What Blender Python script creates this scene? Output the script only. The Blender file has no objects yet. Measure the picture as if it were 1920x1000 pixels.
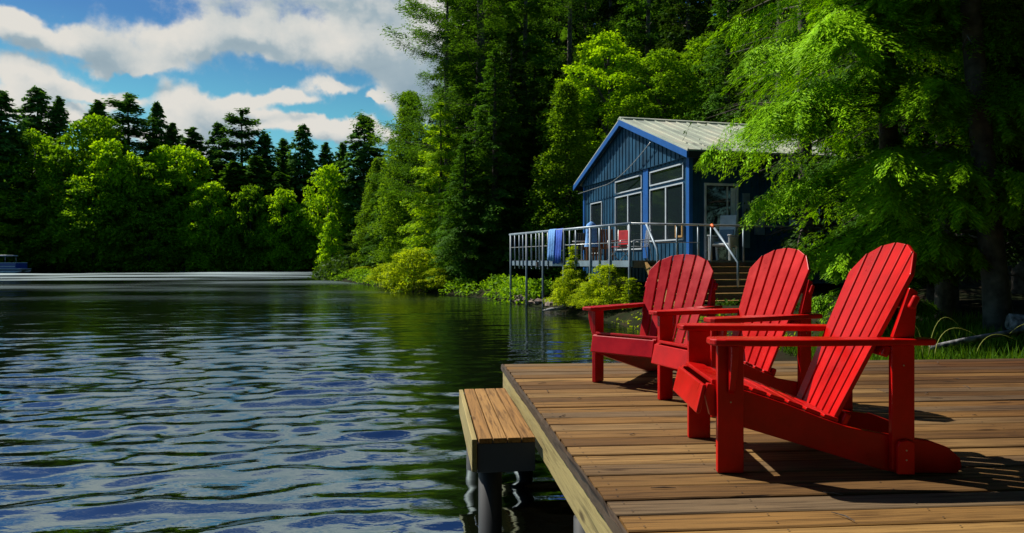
import bpy, math, random
import numpy as np
from mathutils import Vector, Matrix
R = math.radians
sc = bpy.context.scene

# ------------------------------------------------------------------ camera, sun, sky
cam_d = bpy.data.cameras.new("camera"); cam = bpy.data.objects.new("camera", cam_d)
sc.collection.objects.link(cam); sc.camera = cam
cam.location = (0, 0, 1.6); cam.rotation_euler = (R(90), 0, 0)
cam_d.sensor_width = 36; cam_d.lens = 36*1305/1920
cam_d.shift_y = -10/1920
cam_d.clip_start = .05; cam_d.clip_end = 3000
sc.view_settings.view_transform = 'Standard'; sc.view_settings.look = 'None'
sc.view_settings.gamma = 1; sc.view_settings.exposure = 0.45
cy = sc.cycles
cy.max_bounces = 6; cy.diffuse_bounces = 3; cy.glossy_bounces = 3; cy.transmission_bounces = 3
cy.transparent_max_bounces = 4; cy.sample_clamp_indirect = 6; cy.use_denoising = True
cy.caustics_reflective = False; cy.caustics_refractive = False

SUN_EL = R(50); sh = Vector((-.84, .54, 0)).normalized()
to_sun = Vector((sh.x*math.cos(SUN_EL), sh.y*math.cos(SUN_EL), math.sin(SUN_EL)))
sd = bpy.data.lights.new("sun", 'SUN'); sd.energy = 5.0; sd.angle = R(.5); sd.color = (1, .94, .82)
so = bpy.data.objects.new("sun", sd); sc.collection.objects.link(so)
so.rotation_euler = to_sun.to_track_quat('Z', 'Y').to_euler()

def nn(nt, t, **kw):
    n = nt.nodes.new(t)
    for k, v in kw.items(): setattr(n, k, v)
    return n
def math_n(nt, op, a, b=None, clamp=False):
    n = nt.nodes.new('ShaderNodeMath'); n.operation = op; n.use_clamp = clamp
    for i, v in enumerate((a, b)):
        if v is None: continue
        if isinstance(v, (int, float)): n.inputs[i].default_value = v
        else: nt.links.new(v, n.inputs[i])
    return n.outputs[0]
def ramp(nt, fac, stops, interp='LINEAR'):
    n = nt.nodes.new('ShaderNodeValToRGB'); n.color_ramp.interpolation = interp
    e = n.color_ramp.elements
    while len(e) < len(stops): e.new(.5)
    for x, (p, c) in zip(e, stops):
        x.position = p; x.color = (*c, 1) if len(c) == 3 else c
    nt.links.new(fac, n.inputs[0]); return n.outputs[0]
def mixc(nt, fac, a, b, blend='MIX'):
    n = nt.nodes.new('ShaderNodeMix'); n.data_type = 'RGBA'; n.blend_type = blend
    for k, v in ((0, fac), (6, a), (7, b)):
        if isinstance(v, (int, float)): n.inputs[k].default_value = v
        elif isinstance(v, tuple): n.inputs[k].default_value = (*v, 1)
        else: nt.links.new(v, n.inputs[k])
    return n.outputs[2]

# clouds live in the world as functions of the view direction (an infinitely far sky)
def cloud_group():
    g = bpy.data.node_groups.new("cloud_density", 'ShaderNodeTree')
    g.interface.new_socket("Vector", in_out='INPUT', socket_type='NodeSocketVector')
    g.interface.new_socket("Density", in_out='OUTPUT', socket_type='NodeSocketFloat')
    gi = g.nodes.new('NodeGroupInput'); go = g.nodes.new('NodeGroupOutput')
    # warp
    nz = nn(g, 'ShaderNodeTexNoise'); nz.inputs['Scale'].default_value = 9; nz.inputs['Detail'].default_value = 5
    nz.inputs['Roughness'].default_value = .55
    g.links.new(gi.outputs[0], nz.inputs['Vector'])
    sub = nn(g, 'ShaderNodeVectorMath', operation='SUBTRACT'); sub.inputs[1].default_value = (.5, .5, .5)
    g.links.new(nz.outputs['Color'], sub.inputs[0])
    sc_ = nn(g, 'ShaderNodeVectorMath', operation='SCALE'); sc_.inputs['Scale'].default_value = .11
    g.links.new(sub.outputs[0], sc_.inputs[0])
    add = nn(g, 'ShaderNodeVectorMath', operation='ADD')
    g.links.new(gi.outputs[0], add.inputs[0]); g.links.new(sc_.outputs[0], add.inputs[1])
    P = add.outputs[0]
    blobs = [(25,62,95,34),(120,85,120,30),(350,82,130,42),(455,70,120,36),(260,120,90,20),(600,95,130,50),(700,70,150,70),(760,150,90,60),(650,-20,160,40),
             (375,195,80,40),(470,195,70,26),(400,225,90,26),(540,188,40,18),(608,166,62,15),(215,183,75,20),(470,240,130,24),(600,250,130,26),(690,260,110,30),(690,190,30,10),
             (60,140,95,34),(110,170,80,20),(20,190,80,40),(160,215,80,18),(330,260,120,24),(860,120,160,140)]
    tot = None
    for (px, py, rx, ry) in blobs:
        d = Vector(((px-960)/1305, 1, (490-py)/1305)); l = d.length; d.normalize()
        s = nn(g, 'ShaderNodeVectorMath', operation='SUBTRACT'); s.inputs[1].default_value = d
        g.links.new(P, s.inputs[0])
        m = nn(g, 'ShaderNodeVectorMath', operation='MULTIPLY')
        m.inputs[1].default_value = (l*1305/rx*.82, .6, l*1305/ry*.82); g.links.new(s.outputs[0], m.inputs[0])
        ln = nn(g, 'ShaderNodeVectorMath', operation='LENGTH'); g.links.new(m.outputs[0], ln.inputs[0])
        v = math_n(g, 'SUBTRACT', 1.17, ln.outputs['Value'], True)
        v = math_n(g, 'MULTIPLY', v, v)
        tot = v if tot is None else math_n(g, 'ADD', tot, v)
    # general clouds elsewhere (overhead and behind)
    sep = nn(g, 'ShaderNodeSeparateXYZ'); g.links.new(gi.outputs[0], sep.inputs[0])
    zz = math_n(g, 'ADD', math_n(g, 'MAXIMUM', sep.outputs[2], 0.0), .12)
    cmb = nn(g, 'ShaderNodeCombineXYZ')
    g.links.new(math_n(g, 'DIVIDE', sep.outputs[0], zz), cmb.inputs[0]); g.links.new(math_n(g, 'DIVIDE', sep.outputs[1], zz), cmb.inputs[1])
    n2 = nn(g, 'ShaderNodeTexNoise'); n2.inputs['Scale'].default_value = 1.5; n2.inputs['Detail'].default_value = 7; n2.inputs['Roughness'].default_value = .55
    g.links.new(cmb.outputs[0], n2.inputs['Vector'])
    up = nn(g, 'ShaderNodeMapRange'); up.inputs[1].default_value = .29; up.inputs[2].default_value = .36
    g.links.new(sep.outputs[2], up.inputs[0])
    gen = math_n(g, 'MULTIPLY', math_n(g, 'SUBTRACT', n2.outputs[0], .40), 5.0, True)
    gen = math_n(g, 'MULTIPLY', gen, up.outputs[0])
    hi = nn(g, 'ShaderNodeMapRange'); hi.inputs[1].default_value = .58; hi.inputs[2].default_value = .72; hi.inputs[3].default_value = 1; hi.inputs[4].default_value = 0; g.links.new(sep.outputs[2], hi.inputs[0])
    bk = nn(g, 'ShaderNodeMapRange'); bk.inputs[1].default_value = -.15; bk.inputs[2].default_value = .15; g.links.new(sep.outputs[1], bk.inputs[0])
    gen = math_n(g, 'MULTIPLY', math_n(g, 'MULTIPLY', gen, hi.outputs[0]), bk.outputs[0])
    tot = math_n(g, 'MULTIPLY', tot, bk.outputs[0])
    tot = math_n(g, 'ADD', tot, gen)
    n3 = nn(g, 'ShaderNodeTexNoise'); n3.inputs['Scale'].default_value = 17; n3.inputs['Detail'].default_value = 9; n3.inputs['Roughness'].default_value = .6
    g.links.new(gi.outputs[0], n3.inputs['Vector'])
    tot = math_n(g, 'ADD', tot, math_n(g, 'MULTIPLY', math_n(g, 'SUBTRACT', n3.outputs[0], .5), 1.25))
    g.links.new(tot, go.inputs[0]); return g

w = bpy.data.worlds.new("World"); sc.world = w; w.use_nodes = True
nt = w.node_tree; nt.nodes.clear()
sky = nn(nt, 'ShaderNodeTexSky', sky_type='NISHITA', sun_disc=False); sky.sun_elevation = SUN_EL
sky.sun_rotation = math.atan2(to_sun.x, to_sun.y); sky.air_density = 1.0; sky.dust_density = .3; sky.ozone_density = 2.0
hs = nn(nt, 'ShaderNodeHueSaturation'); hs.inputs['Hue'].default_value = .485; hs.inputs['Saturation'].default_value = 1.05; hs.inputs['Value'].default_value = 1.05
nt.links.new(sky.outputs[0], hs.inputs['Color'])
tc = nn(nt, 'ShaderNodeTexCoord')
grp = cloud_group()
g1 = nn(nt, 'ShaderNodeGroup', node_tree=grp); nt.links.new(tc.outputs['Generated'], g1.inputs[0])
off = nn(nt, 'ShaderNodeVectorMath', operation='ADD'); off.inputs[1].default_value = (-.012, 0, .022); nt.links.new(tc.outputs['Generated'], off.inputs[0])
g2 = nn(nt, 'ShaderNodeGroup', node_tree=grp); nt.links.new(off.outputs[0], g2.inputs[0])
cover = ramp(nt, g1.outputs[0], [(.08, (0,0,0)), (.58, (1,1,1))], 'EASE')
nzz = nn(nt, 'ShaderNodeTexNoise'); nzz.inputs['Scale'].default_value = 7; nzz.inputs['Detail'].default_value = 6; nt.links.new(tc.outputs['Generated'], nzz.inputs['Vector'])
shf = math_n(nt, 'ADD', math_n(nt, 'MULTIPLY', g2.outputs[0], .50), math_n(nt, 'MULTIPLY', math_n(nt, 'SUBTRACT', nzz.outputs[0], .5), 1.5))
shade = ramp(nt, shf, [(.08, (9.8,9.5,8.8)), (.32, (8.0,8.3,8.1)), (.60, (4.6,5.8,6.5)), (1.0, (3.4,4.7,5.6))])
spz = nn(nt, 'ShaderNodeSeparateXYZ'); nt.links.new(tc.outputs['Generated'], spz.inputs[0])
tn = ramp(nt, spz.outputs[2], [(.0, (.80,1.25,1.12)), (.2, (.55,1.08,1.06)), (.30, (.38,.66,.95)), (.5, (.32,.5,.9)), (.75, (.25,.40,.8))])
skc = mixc(nt, 1.0, hs.outputs[0], tn, 'MULTIPLY')
col = mixc(nt, cover, skc, shade)
bg = nn(nt, 'ShaderNodeBackground'); bg.inputs['Strength'].default_value = .056
wo = nn(nt, 'ShaderNodeOutputWorld'); nt.links.new(col, bg.inputs[0]); nt.links.new(bg.outputs[0], wo.inputs[0])

# ------------------------------------------------------------------ helpers
COL = sc.collection
def tag(o, label=None, cat=None, group=None, kind=None):
    if label: o['label'] = label
    if cat: o['category'] = cat
    if group: o['group'] = group
    if kind: o['kind'] = kind
    return o
def empty(name, loc=(0,0,0), rz=0, label=None, cat=None, group=None):
    o = bpy.data.objects.new(name, None); COL.objects.link(o); o.location = loc; o.rotation_euler = (0,0,rz)
    o.empty_display_size = .2
    return tag(o, label, cat, group)
class MB:
    def __init__(s): s.v = []; s.f = []; s.m = []
    def add(s, vs, fs, mi=0):
        b = len(s.v); s.v += [tuple(v) for v in vs]; s.f += [tuple(i+b for i in f) for f in fs]; s.m += [mi]*len(fs); return s
    def box(s, c, d, M=None, mi=0):
        x, y, z = (q/2 for q in d); vs = [Vector(c)+(M @ Vector(p) if M else Vector(p)) for p in
            [(-x,-y,-z),(x,-y,-z),(x,y,-z),(-x,y,-z),(-x,-y,z),(x,-y,z),(x,y,z),(-x,y,z)]]
        return s.add(vs, [(0,3,2,1),(4,5,6,7),(0,1,5,4),(1,2,6,5),(2,3,7,6),(3,0,4,7)], mi)
    def bb(s, x0, x1, y0, y1, z0, z1, mi=0): return s.box(((x0+x1)/2,(y0+y1)/2,(z0+z1)/2),(x1-x0,y1-y0,z1-z0),None,mi)
    def prism(s, pts, a, b, axis='y', mi=0):   # polygon pts (u,w) extruded along axis
        def P(u, w, t): return {'y': (u,t,w), 'x': (t,u,w), 'z': (u,w,t)}[axis]
        n = len(pts); vs = [P(u,w_,a) for u,w_ in pts]+[P(u,w_,b) for u,w_ in pts]
        area = sum(pts[i][0]*pts[(i+1)%n][1]-pts[(i+1)%n][0]*pts[i][1] for i in range(n))
        flip = (area > 0) ^ (axis == 'y') ^ (b < a)
        f = [tuple(range(n)), tuple(range(2*n-1, n-1, -1))] + [(i, n+i, n+(i+1)%n, (i+1)%n) for i in range(n)]
        if flip: f = [tuple(reversed(q)) for q in f]
        return s.add(vs, f, mi)
    def tube(s, pts, rs, n=8, mi=0, cap=True):
        pts = [Vector(p) for p in pts]
        if isinstance(rs, (int, float)): rs = [rs]*len(pts)
        vs = []; prev = None
        for i, p in enumerate(pts):
            t = (pts[min(i+1, len(pts)-1)]-pts[max(i-1, 0)]).normalized()
            if prev is None: u = t.orthogonal().normalized()
            else: u = (prev - t*prev.dot(t)).normalized()
            prev = u; v = t.cross(u)
            vs += [p+(u*math.cos(2*math.pi*k/n)+v*math.sin(2*math.pi*k/n))*rs[i] for k in range(n)]
        f = [(i*n+k, i*n+(k+1)%n, (i+1)*n+(k+1)%n, (i+1)*n+k) for i in range(len(pts)-1) for k in range(n)]
        if cap: f += [tuple(range(n-1, -1, -1)), tuple(range((len(pts)-1)*n, len(pts)*n))]
        return s.add(vs, f, mi)
    def build(s, name, mats, parent=None, bevel=0, smooth=False, seg=2):
        me = bpy.data.meshes.new(name); me.from_pydata(s.v, [], s.f)
        if not isinstance(mats, (list, tuple)): mats = [mats]
        for m in mats: me.materials.append(m)
        if len(mats) > 1: me.polygons.foreach_set('material_index', s.m)
        if smooth: me.polygons.foreach_set('use_smooth', [True]*len(me.polygons))
        me.update(); o = bpy.data.objects.new(name, me); COL.objects.link(o); o.parent = parent
        if bevel:
            b = o.modifiers.new('bevel', 'BEVEL'); b.width = bevel; b.segments = seg; b.limit_method = 'ANGLE'
            b.angle_limit = R(35)
        return o

# ------------------------------------------------------------------ materials
def mat(name):
    m = bpy.data.materials.new(name); m.use_nodes = True; nt = m.node_tree
    return m, nt, nt.nodes['Principled BSDF']
def simple(name, c, rough=.6, var=.12, scale=6, metal=0, bump=0, spec=.5):
    m, nt, b = mat(name)
    t = nn(nt, 'ShaderNodeTexCoord'); z = nn(nt, 'ShaderNodeTexNoise'); z.inputs['Scale'].default_value = scale; z.inputs['Detail'].default_value = 5
    nt.links.new(t.outputs['Object'], z.inputs['Vector'])
    c0 = tuple(max(0, q*(1-2*var)) for q in c); c1 = tuple(min(1, q*(1+2*var)) for q in c)
    nt.links.new(ramp(nt, z.outputs[0], [(.3, c0), (.7, c1)]), b.inputs['Base Color'])
    b.inputs['Roughness'].default_value = rough; b.inputs['Metallic'].default_value = metal; b.inputs['Specular IOR Level'].default_value = spec
    if bump:
        bp = nn(nt, 'ShaderNodeBump'); bp.inputs['Strength'].default_value = bump; bp.inputs['Distance'].default_value = .02
        nt.links.new(z.outputs[0], bp.inputs['Height']); nt.links.new(bp.outputs[0], b.inputs['Normal'])
    return m
def foliage(name, ca, cb, transl=.4, tcol=None):
    m = bpy.data.materials.new(name); m.use_nodes = True; nt = m.node_tree; nt.nodes.clear()
    g = nn(nt, 'ShaderNodeNewGeometry'); oi = nn(nt, 'ShaderNodeObjectInfo')
    t = nn(nt, 'ShaderNodeTexCoord'); z = nn(nt, 'ShaderNodeTexNoise'); z.inputs['Scale'].default_value = .9; z.inputs['Detail'].default_value = 2
    nt.links.new(t.outputs['Object'], z.inputs['Vector'])
    f = math_n(nt, 'ADD', math_n(nt, 'MULTIPLY', g.outputs['Random Per Island'], .6), math_n(nt, 'MULTIPLY', math_n(nt, 'SUBTRACT', z.outputs[0], .3), 1.0))
    c = ramp(nt, f, [(.1, ca), (.95, cb)])
    d = nn(nt, 'ShaderNodeBsdfDiffuse'); tr = nn(nt, 'ShaderNodeBsdfTranslucent'); mx = nn(nt, 'ShaderNodeMixShader')
    nt.links.new(c, d.inputs[0])
    tint = mixc(nt, 1.0, c, tcol or (1.5, 1.35, .55), 'MULTIPLY'); nt.links.new(tint, tr.inputs[0])
    mx.inputs[0].default_value = transl; nt.links.new(d.outputs[0], mx.inputs[1]); nt.links.new(tr.outputs[0], mx.inputs[2])
    gl = nn(nt, 'ShaderNodeBsdfGlossy'); gl.inputs['Roughness'].default_value = .5; gl.inputs[0].default_value = (.8,.85,.8,1)
    m2 = nn(nt, 'ShaderNodeMixShader'); m2.inputs[0].default_value = .006
    nt.links.new(mx.outputs[0], m2.inputs[1]); nt.links.new(gl.outputs[0], m2.inputs[2])
    o = nn(nt, 'ShaderNodeOutputMaterial'); nt.links.new(m2.outputs[0], o.inputs[0]); return m
def wood(name, cols, axis='x', rough=.75, plank_var=1.0, grain=1.0, knots=True, side_shade=None):
    m, nt, b = mat(name)
    t = nn(nt, 'ShaderNodeTexCoord'); g = nn(nt, 'ShaderNodeNewGeometry')
    # shift texture per plank
    addv = nn(nt, 'ShaderNodeVectorMath', operation='ADD'); cmb = nn(nt, 'ShaderNodeCombineXYZ')
    r7 = math_n(nt, 'MULTIPLY', g.outputs['Random Per Island'], 37.0)
    for i in range(3): nt.links.new(r7, cmb.inputs[i])
    nt.links.new(t.outputs['Object'], addv.inputs[0]); nt.links.new(cmb.outputs[0], addv.inputs[1])
    def mp(s):
        q = nn(nt, 'ShaderNodeMapping'); s = {'x': s, 'y': (s[1], s[0], s[2]), 'z': (s[1], s[2], s[0])}[axis]
        q.inputs['Scale'].default_value = s; nt.links.new(addv.outputs[0], q.inputs[0]); return q.outputs[0]
    n1 = nn(nt, 'ShaderNodeTexNoise'); n1.inputs['Scale'].default_value = 1; n1.inputs['Detail'].default_value = 8; n1.inputs['Roughness'].default_value = .65; n1.inputs['Distortion'].default_value = .6
    nt.links.new(mp((2.2, 60, 60)), n1.inputs['Vector'])
    n2 = nn(nt, 'ShaderNodeTexNoise'); n2.inputs['Scale'].default_value = 1; n2.inputs['Detail'].default_value = 3
    nt.links.new(mp((1.1, 5, 5)), n2.inputs['Vector'])
    n3 = nn(nt, 'ShaderNodeTexNoise'); n3.inputs['Scale'].default_value = 1; n3.inputs['Detail'].default_value = 4; n3.inputs['Distortion'].default_value = 1.4
    nt.links.new(mp((.8, 14, 14)), n3.inputs['Vector'])
    base = ramp(nt, g.outputs['Random Per Island'], [(i/(len(cols)-1), c) for i, c in enumerate(cols)], 'LINEAR')
    c = mixc(nt, math_n(nt, 'MULTIPLY', n2.outputs[0], .55), base, tuple(q*.45 for q in cols[0]))
    gr = ramp(nt, n1.outputs[0], [(.36, (.22,.18,.15)), (.52, (1,1,1)), (.75, (1.35,1.28,1.1))])
    c = mixc(nt, .75*grain, c, gr, 'MULTIPLY')
    ck = ramp(nt, n3.outputs[0], [(.30, (.07,.05,.04)), (.36, (1,1,1))])
    c = mixc(nt, .9*grain, c, ck, 'MULTIPLY')
    if knots:
        vo = nn(nt, 'ShaderNodeTexVoronoi'); vo.inputs['Scale'].default_value = 1; nt.links.new(mp((1.5, 5, 5)), vo.inputs['Vector'])
        kn = ramp(nt, vo.outputs['Distance'], [(.05, (.12,.07,.04)), (.12, (1,1,1))])
        c = mixc(nt, .8, c, kn, 'MULTIPLY')
    if side_shade:      # tree shade painted into the board colour, darker and redder along x
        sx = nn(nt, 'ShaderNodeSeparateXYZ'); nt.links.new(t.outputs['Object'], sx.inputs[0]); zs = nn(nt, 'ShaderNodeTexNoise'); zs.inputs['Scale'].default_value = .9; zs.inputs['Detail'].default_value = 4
        nt.links.new(t.outputs['Object'], zs.inputs['Vector']); sr = nn(nt, 'ShaderNodeMapRange'); sr.inputs[1].default_value = side_shade[0][0]; sr.inputs[2].default_value = side_shade[0][1]
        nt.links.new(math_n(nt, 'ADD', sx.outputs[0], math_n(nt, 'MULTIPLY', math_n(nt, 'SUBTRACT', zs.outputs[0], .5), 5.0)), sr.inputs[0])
        c = mixc(nt, sr.outputs[0], c, mixc(nt, 1.0, c, side_shade[1], 'MULTIPLY'))
    nt.links.new(c, b.inputs['Base Color']); b.inputs['Roughness'].default_value = rough; b.inputs['Specular IOR Level'].default_value = .2
    bp = nn(nt, 'ShaderNodeBump'); bp.inputs['Strength'].default_value = .55; bp.inputs['Distance'].default_value = .006
    nt.links.new(mixc(nt, 1.0, n1.outputs[0], ck, 'MULTIPLY'), bp.inputs['Height']); nt.links.new(bp.outputs[0], b.inputs['Normal'])
    return m
def paint(name, c, rough=.35, coat=.2, wear=.06):
    m, nt, b = mat(name)
    t = nn(nt, 'ShaderNodeTexCoord'); z = nn(nt, 'ShaderNodeTexNoise'); z.inputs['Scale'].default_value = 4; z.inputs['Detail'].default_value = 9; z.inputs['Roughness'].default_value = .65
    nt.links.new(t.outputs['Object'], z.inputs['Vector'])
    z2 = nn(nt, 'ShaderNodeTexNoise'); z2.inputs['Scale'].default_value = 60; z2.inputs['Detail'].default_value = 4
    nt.links.new(t.outputs['Object'], z2.inputs['Vector'])
    nt.links.new(ramp(nt, z.outputs[0], [(.3, tuple(q*(1-wear*3) for q in c)), (.7, tuple(min(1, q*(1+wear*2)) for q in c))]), b.inputs['Base Color'])
    nt.links.new(ramp(nt, z.outputs[0], [(.3, (rough-.06,)*3), (.7, (rough+.1,)*3)]), b.inputs['Roughness'])
    b.inputs['Specular IOR Level'].default_value = .22; b.inputs['Coat Weight'].default_value = coat; b.inputs['Coat Roughness'].default_value = .25
    bp = nn(nt, 'ShaderNodeBump'); bp.inputs['Strength'].default_value = .12; bp.inputs['Distance'].default_value = .002
    nt.links.new(z2.outputs[0], bp.inputs['Height']); nt.links.new(bp.outputs[0], b.inputs['Normal'])
    return m
M = {}
M['red'] = paint('red_paint', (.48, .004, .003), .30, .04, .12)
M['crimson'] = paint('sky_tinted_red', (.42, .003, .008), .30, .05, .12)  # same red paint with the blue sky's reflection put into the colour
M['deck'] = wood('deck_wood', [(.11,.055,.018), (.28,.150,.044), (.15,.075,.024), (.33,.190,.060), (.17,.118,.068), (.25,.13,.036)], side_shade=((1.6, 4.8), (.42,.31,.30)))
M['deckpale'] = wood('pale_timber', [(.36,.29,.12), (.43,.35,.16)], 'y', grain=.5)
M['step'] = wood('step_wood', [(.26,.13,.040), (.38,.21,.070)], 'y')
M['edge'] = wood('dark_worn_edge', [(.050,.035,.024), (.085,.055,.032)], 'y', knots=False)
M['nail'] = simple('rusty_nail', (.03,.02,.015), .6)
M['darkpipe'] = simple('dark_pipe', (.012,.014,.018), .6, .2, 4)
M['siding'] = simple('blue_siding', (.008,.058,.118), .6, .20, 1.5, spec=.2)
M['trim'] = simple('blue_trim', (.014,.095,.33), .5, .08, 2, spec=.2)
M['darktrim'] = simple('dark_trim', (.010,.014,.022), .6)
M['white'] = simple('white_frame', (.46,.52,.58), .45, .05)
M['offwhite'] = simple('weathered_white', (.55,.58,.60), .5, .12, 3)
M['rail'] = simple('grey_rail', (.20,.26,.32), .45, .12, 3, metal=.2)
M['railpost'] = simple('slate_post', (.15,.20,.25), .5, .15, 3)
M['porch'] = wood('porch_wood', [(.24,.22,.19), (.32,.28,.23)], 'y', knots=False)
M['tan'] = wood('tan_timber', [(.42,.24,.08), (.52,.32,.12)], 'x', knots=False)
M['brownwood'] = wood('brown_furniture', [(.24,.11,.045), (.32,.16,.07)], 'z', knots=False)
M['orange'] = simple('orange_plastic', (.80,.14,.02), .5)
M['towel'] = simple('blue_towel', (.14,.34,.72), .9, .12, 14, bump=.4)
M['towel2'] = simple('royal_towel', (.035,.11,.55), .9, .12, 14, bump=.4)
M['redcloth'] = simple('red_cloth', (.45,.02,.03), .8)
M['canvas'] = simple('white_canvas', (.62,.66,.70), .85, .08, 8)
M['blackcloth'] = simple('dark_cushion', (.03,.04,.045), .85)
M['steel'] = simple('thin_steel', (.35,.37,.38), .35, .1, metal=.6)
M['rock'] = simple('shore_rock', (.16,.12,.10), .85, .35, 5, bump=1)
M['bark'] = simple('dark_bark', (.075,.06,.05), .9, .4, 9, bump=1)
M['barkpale'] = simple('pale_bark', (.07,.065,.06), .9, .35, 7, bump=1)
M['log'] = simple('grey_log', (.16,.16,.17), .9, .5, 12, bump=1)
M['boatblue'] = simple('boat_blue', (.02,.06,.30), .3, .05)
m, nt, b = mat('window_glass')
b.inputs['Base Color'].default_value = (.012,.020,.024,1); b.inputs['Roughness'].default_value = .05
b.inputs['Specular IOR Level'].default_value = .8; M['glass'] = m
# metal roof
m, nt, b = mat('metal_roof'); t = nn(nt, 'ShaderNodeTexCoord'); z = nn(nt, 'ShaderNodeTexNoise'); z.inputs['Scale'].default_value = 1.6; z.inputs['Detail'].default_value = 6
mp_ = nn(nt, 'ShaderNodeMapping'); mp_.inputs['Scale'].default_value = (1, .3, 1); nt.links.new(t.outputs['Object'], mp_.inputs[0]); nt.links.new(mp_.outputs[0], z.inputs[0])
nt.links.new(ramp(nt, z.outputs[0], [(.3, (.27,.31,.26)), (.52, (.43,.47,.38)), (.72, (.52,.50,.40))]), b.inputs['Base Color'])
b.inputs['Roughness'].default_value = .5; b.inputs['Metallic'].default_value = .1; M['roof'] = m
# ground
m, nt, b = mat('forest_floor'); t = nn(nt, 'ShaderNodeTexCoord'); z = nn(nt, 'ShaderNodeTexNoise'); z.inputs['Scale'].default_value = 1.2; z.inputs['Detail'].default_value = 9
nt.links.new(t.outputs['Object'], z.inputs[0])
nt.links.new(ramp(nt, z.outputs[0], [(.35, (.018,.013,.008)), (.5, (.012,.018,.006)), (.68, (.03,.023,.013))]), b.inputs['Base Color']); b.inputs['Roughness'].default_value = .95; b.inputs['Specular IOR Level'].default_value = .05
bp = nn(nt, 'ShaderNodeBump'); bp.inputs['Distance'].default_value = .15; nt.links.new(z.outputs[0], bp.inputs['Height']); nt.links.new(bp.outputs[0], b.inputs['Normal']); M['ground'] = m
# water
m, nt, b = mat('lake_water'); t = nn(nt, 'ShaderNodeTexCoord')
b.inputs['Base Color'].default_value = (.003,.005,.002,1); b.inputs['IOR'].default_value = 2.8; b.inputs['Specular IOR Level'].default_value = .9; b.inputs['Specular Tint'].default_value = (.74,.92,1,1)
sp = nn(nt, 'ShaderNodeSeparateXYZ'); nt.links.new(t.outputs['Object'], sp.inputs[0])
mr = nn(nt, 'ShaderNodeMapRange'); mr.inputs[1].default_value = 12; mr.inputs[2].default_value = 95; mr.inputs[3].default_value = .02; mr.inputs[4].default_value = .33
nt.links.new(sp.outputs[1], mr.inputs[0]); mpw = nn(nt, 'ShaderNodeMapping'); mpw.inputs['Scale'].default_value = (.04, .13, 1); nt.links.new(t.outputs['Object'], mpw.inputs[0])
zw = nn(nt, 'ShaderNodeTexNoise'); zw.inputs['Scale'].default_value = 1; zw.inputs['Detail'].default_value = 5; nt.links.new(mpw.outputs[0], zw.inputs[0])
wp = nn(nt, 'ShaderNodeMapRange'); wp.inputs[1].default_value = .40; wp.inputs[2].default_value = .56; wp.inputs[3].default_value = .10; wp.inputs[4].default_value = 1.5; nt.links.new(zw.outputs[0], wp.inputs[0])
nt.links.new(math_n(nt, 'MULTIPLY', mr.outputs[0], wp.outputs[0]), b.inputs['Roughness'])
mpg = nn(nt, 'ShaderNodeMapping'); mpg.inputs['Scale'].default_value = (.8, 2.2, 1); nt.links.new(t.outputs['Object'], mpg.inputs[0])
z = nn(nt, 'ShaderNodeTexNoise'); z.inputs['Scale'].default_value = 3.4; z.inputs['Detail'].default_value = 4; nt.links.new(mpg.outputs[0], z.inputs[0])
bp = nn(nt, 'ShaderNodeBump'); bp.inputs['Distance'].default_value = .06
bs = nn(nt, 'ShaderNodeMapRange'); bs.inputs[1].default_value = 8; bs.inputs[2].default_value = 38; bs.inputs[3].default_value = .09; bs.inputs[4].default_value = .28; nt.links.new(sp.outputs[1], bs.inputs[0]); nt.links.new(bs.outputs[0], bp.inputs['Strength'])
nt.links.new(z.outputs[0], bp.inputs['Height']); nt.links.new(bp.outputs[0], b.inputs['Normal']); M['water'] = m

F = {
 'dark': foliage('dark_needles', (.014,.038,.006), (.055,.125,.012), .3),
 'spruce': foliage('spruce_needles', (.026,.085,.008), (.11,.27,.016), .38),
 'pine': foliage('pine_needles', (.032,.10,.008), (.14,.31,.018), .38),
 'far': foliage('far_needles', (.026,.090,.022), (.11,.27,.034), .35),
 'cedar': foliage('cedar_sprays', (.05,.13,.006), (.22,.40,.012), .42),
 'lime': foliage('lime_needles', (.11,.25,.005), (.40,.62,.012), .5),
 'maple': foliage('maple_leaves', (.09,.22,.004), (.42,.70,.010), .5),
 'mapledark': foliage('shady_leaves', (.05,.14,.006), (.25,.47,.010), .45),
 'bush': foliage('yellow_green_leaves', (.15,.25,.006), (.44,.56,.014), .5),
 'hero': foliage('hemlock_sprays', (.075,.21,.004), (.38,.70,.012), .24, (1.4, 1.3, .4)),
 'grass': foliage('grass_blades', (.03,.09,.006), (.12,.24,.012), .4),
 'straw': foliage('dry_blades', (.30,.33,.08), (.42,.46,.14), .3),
}

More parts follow.
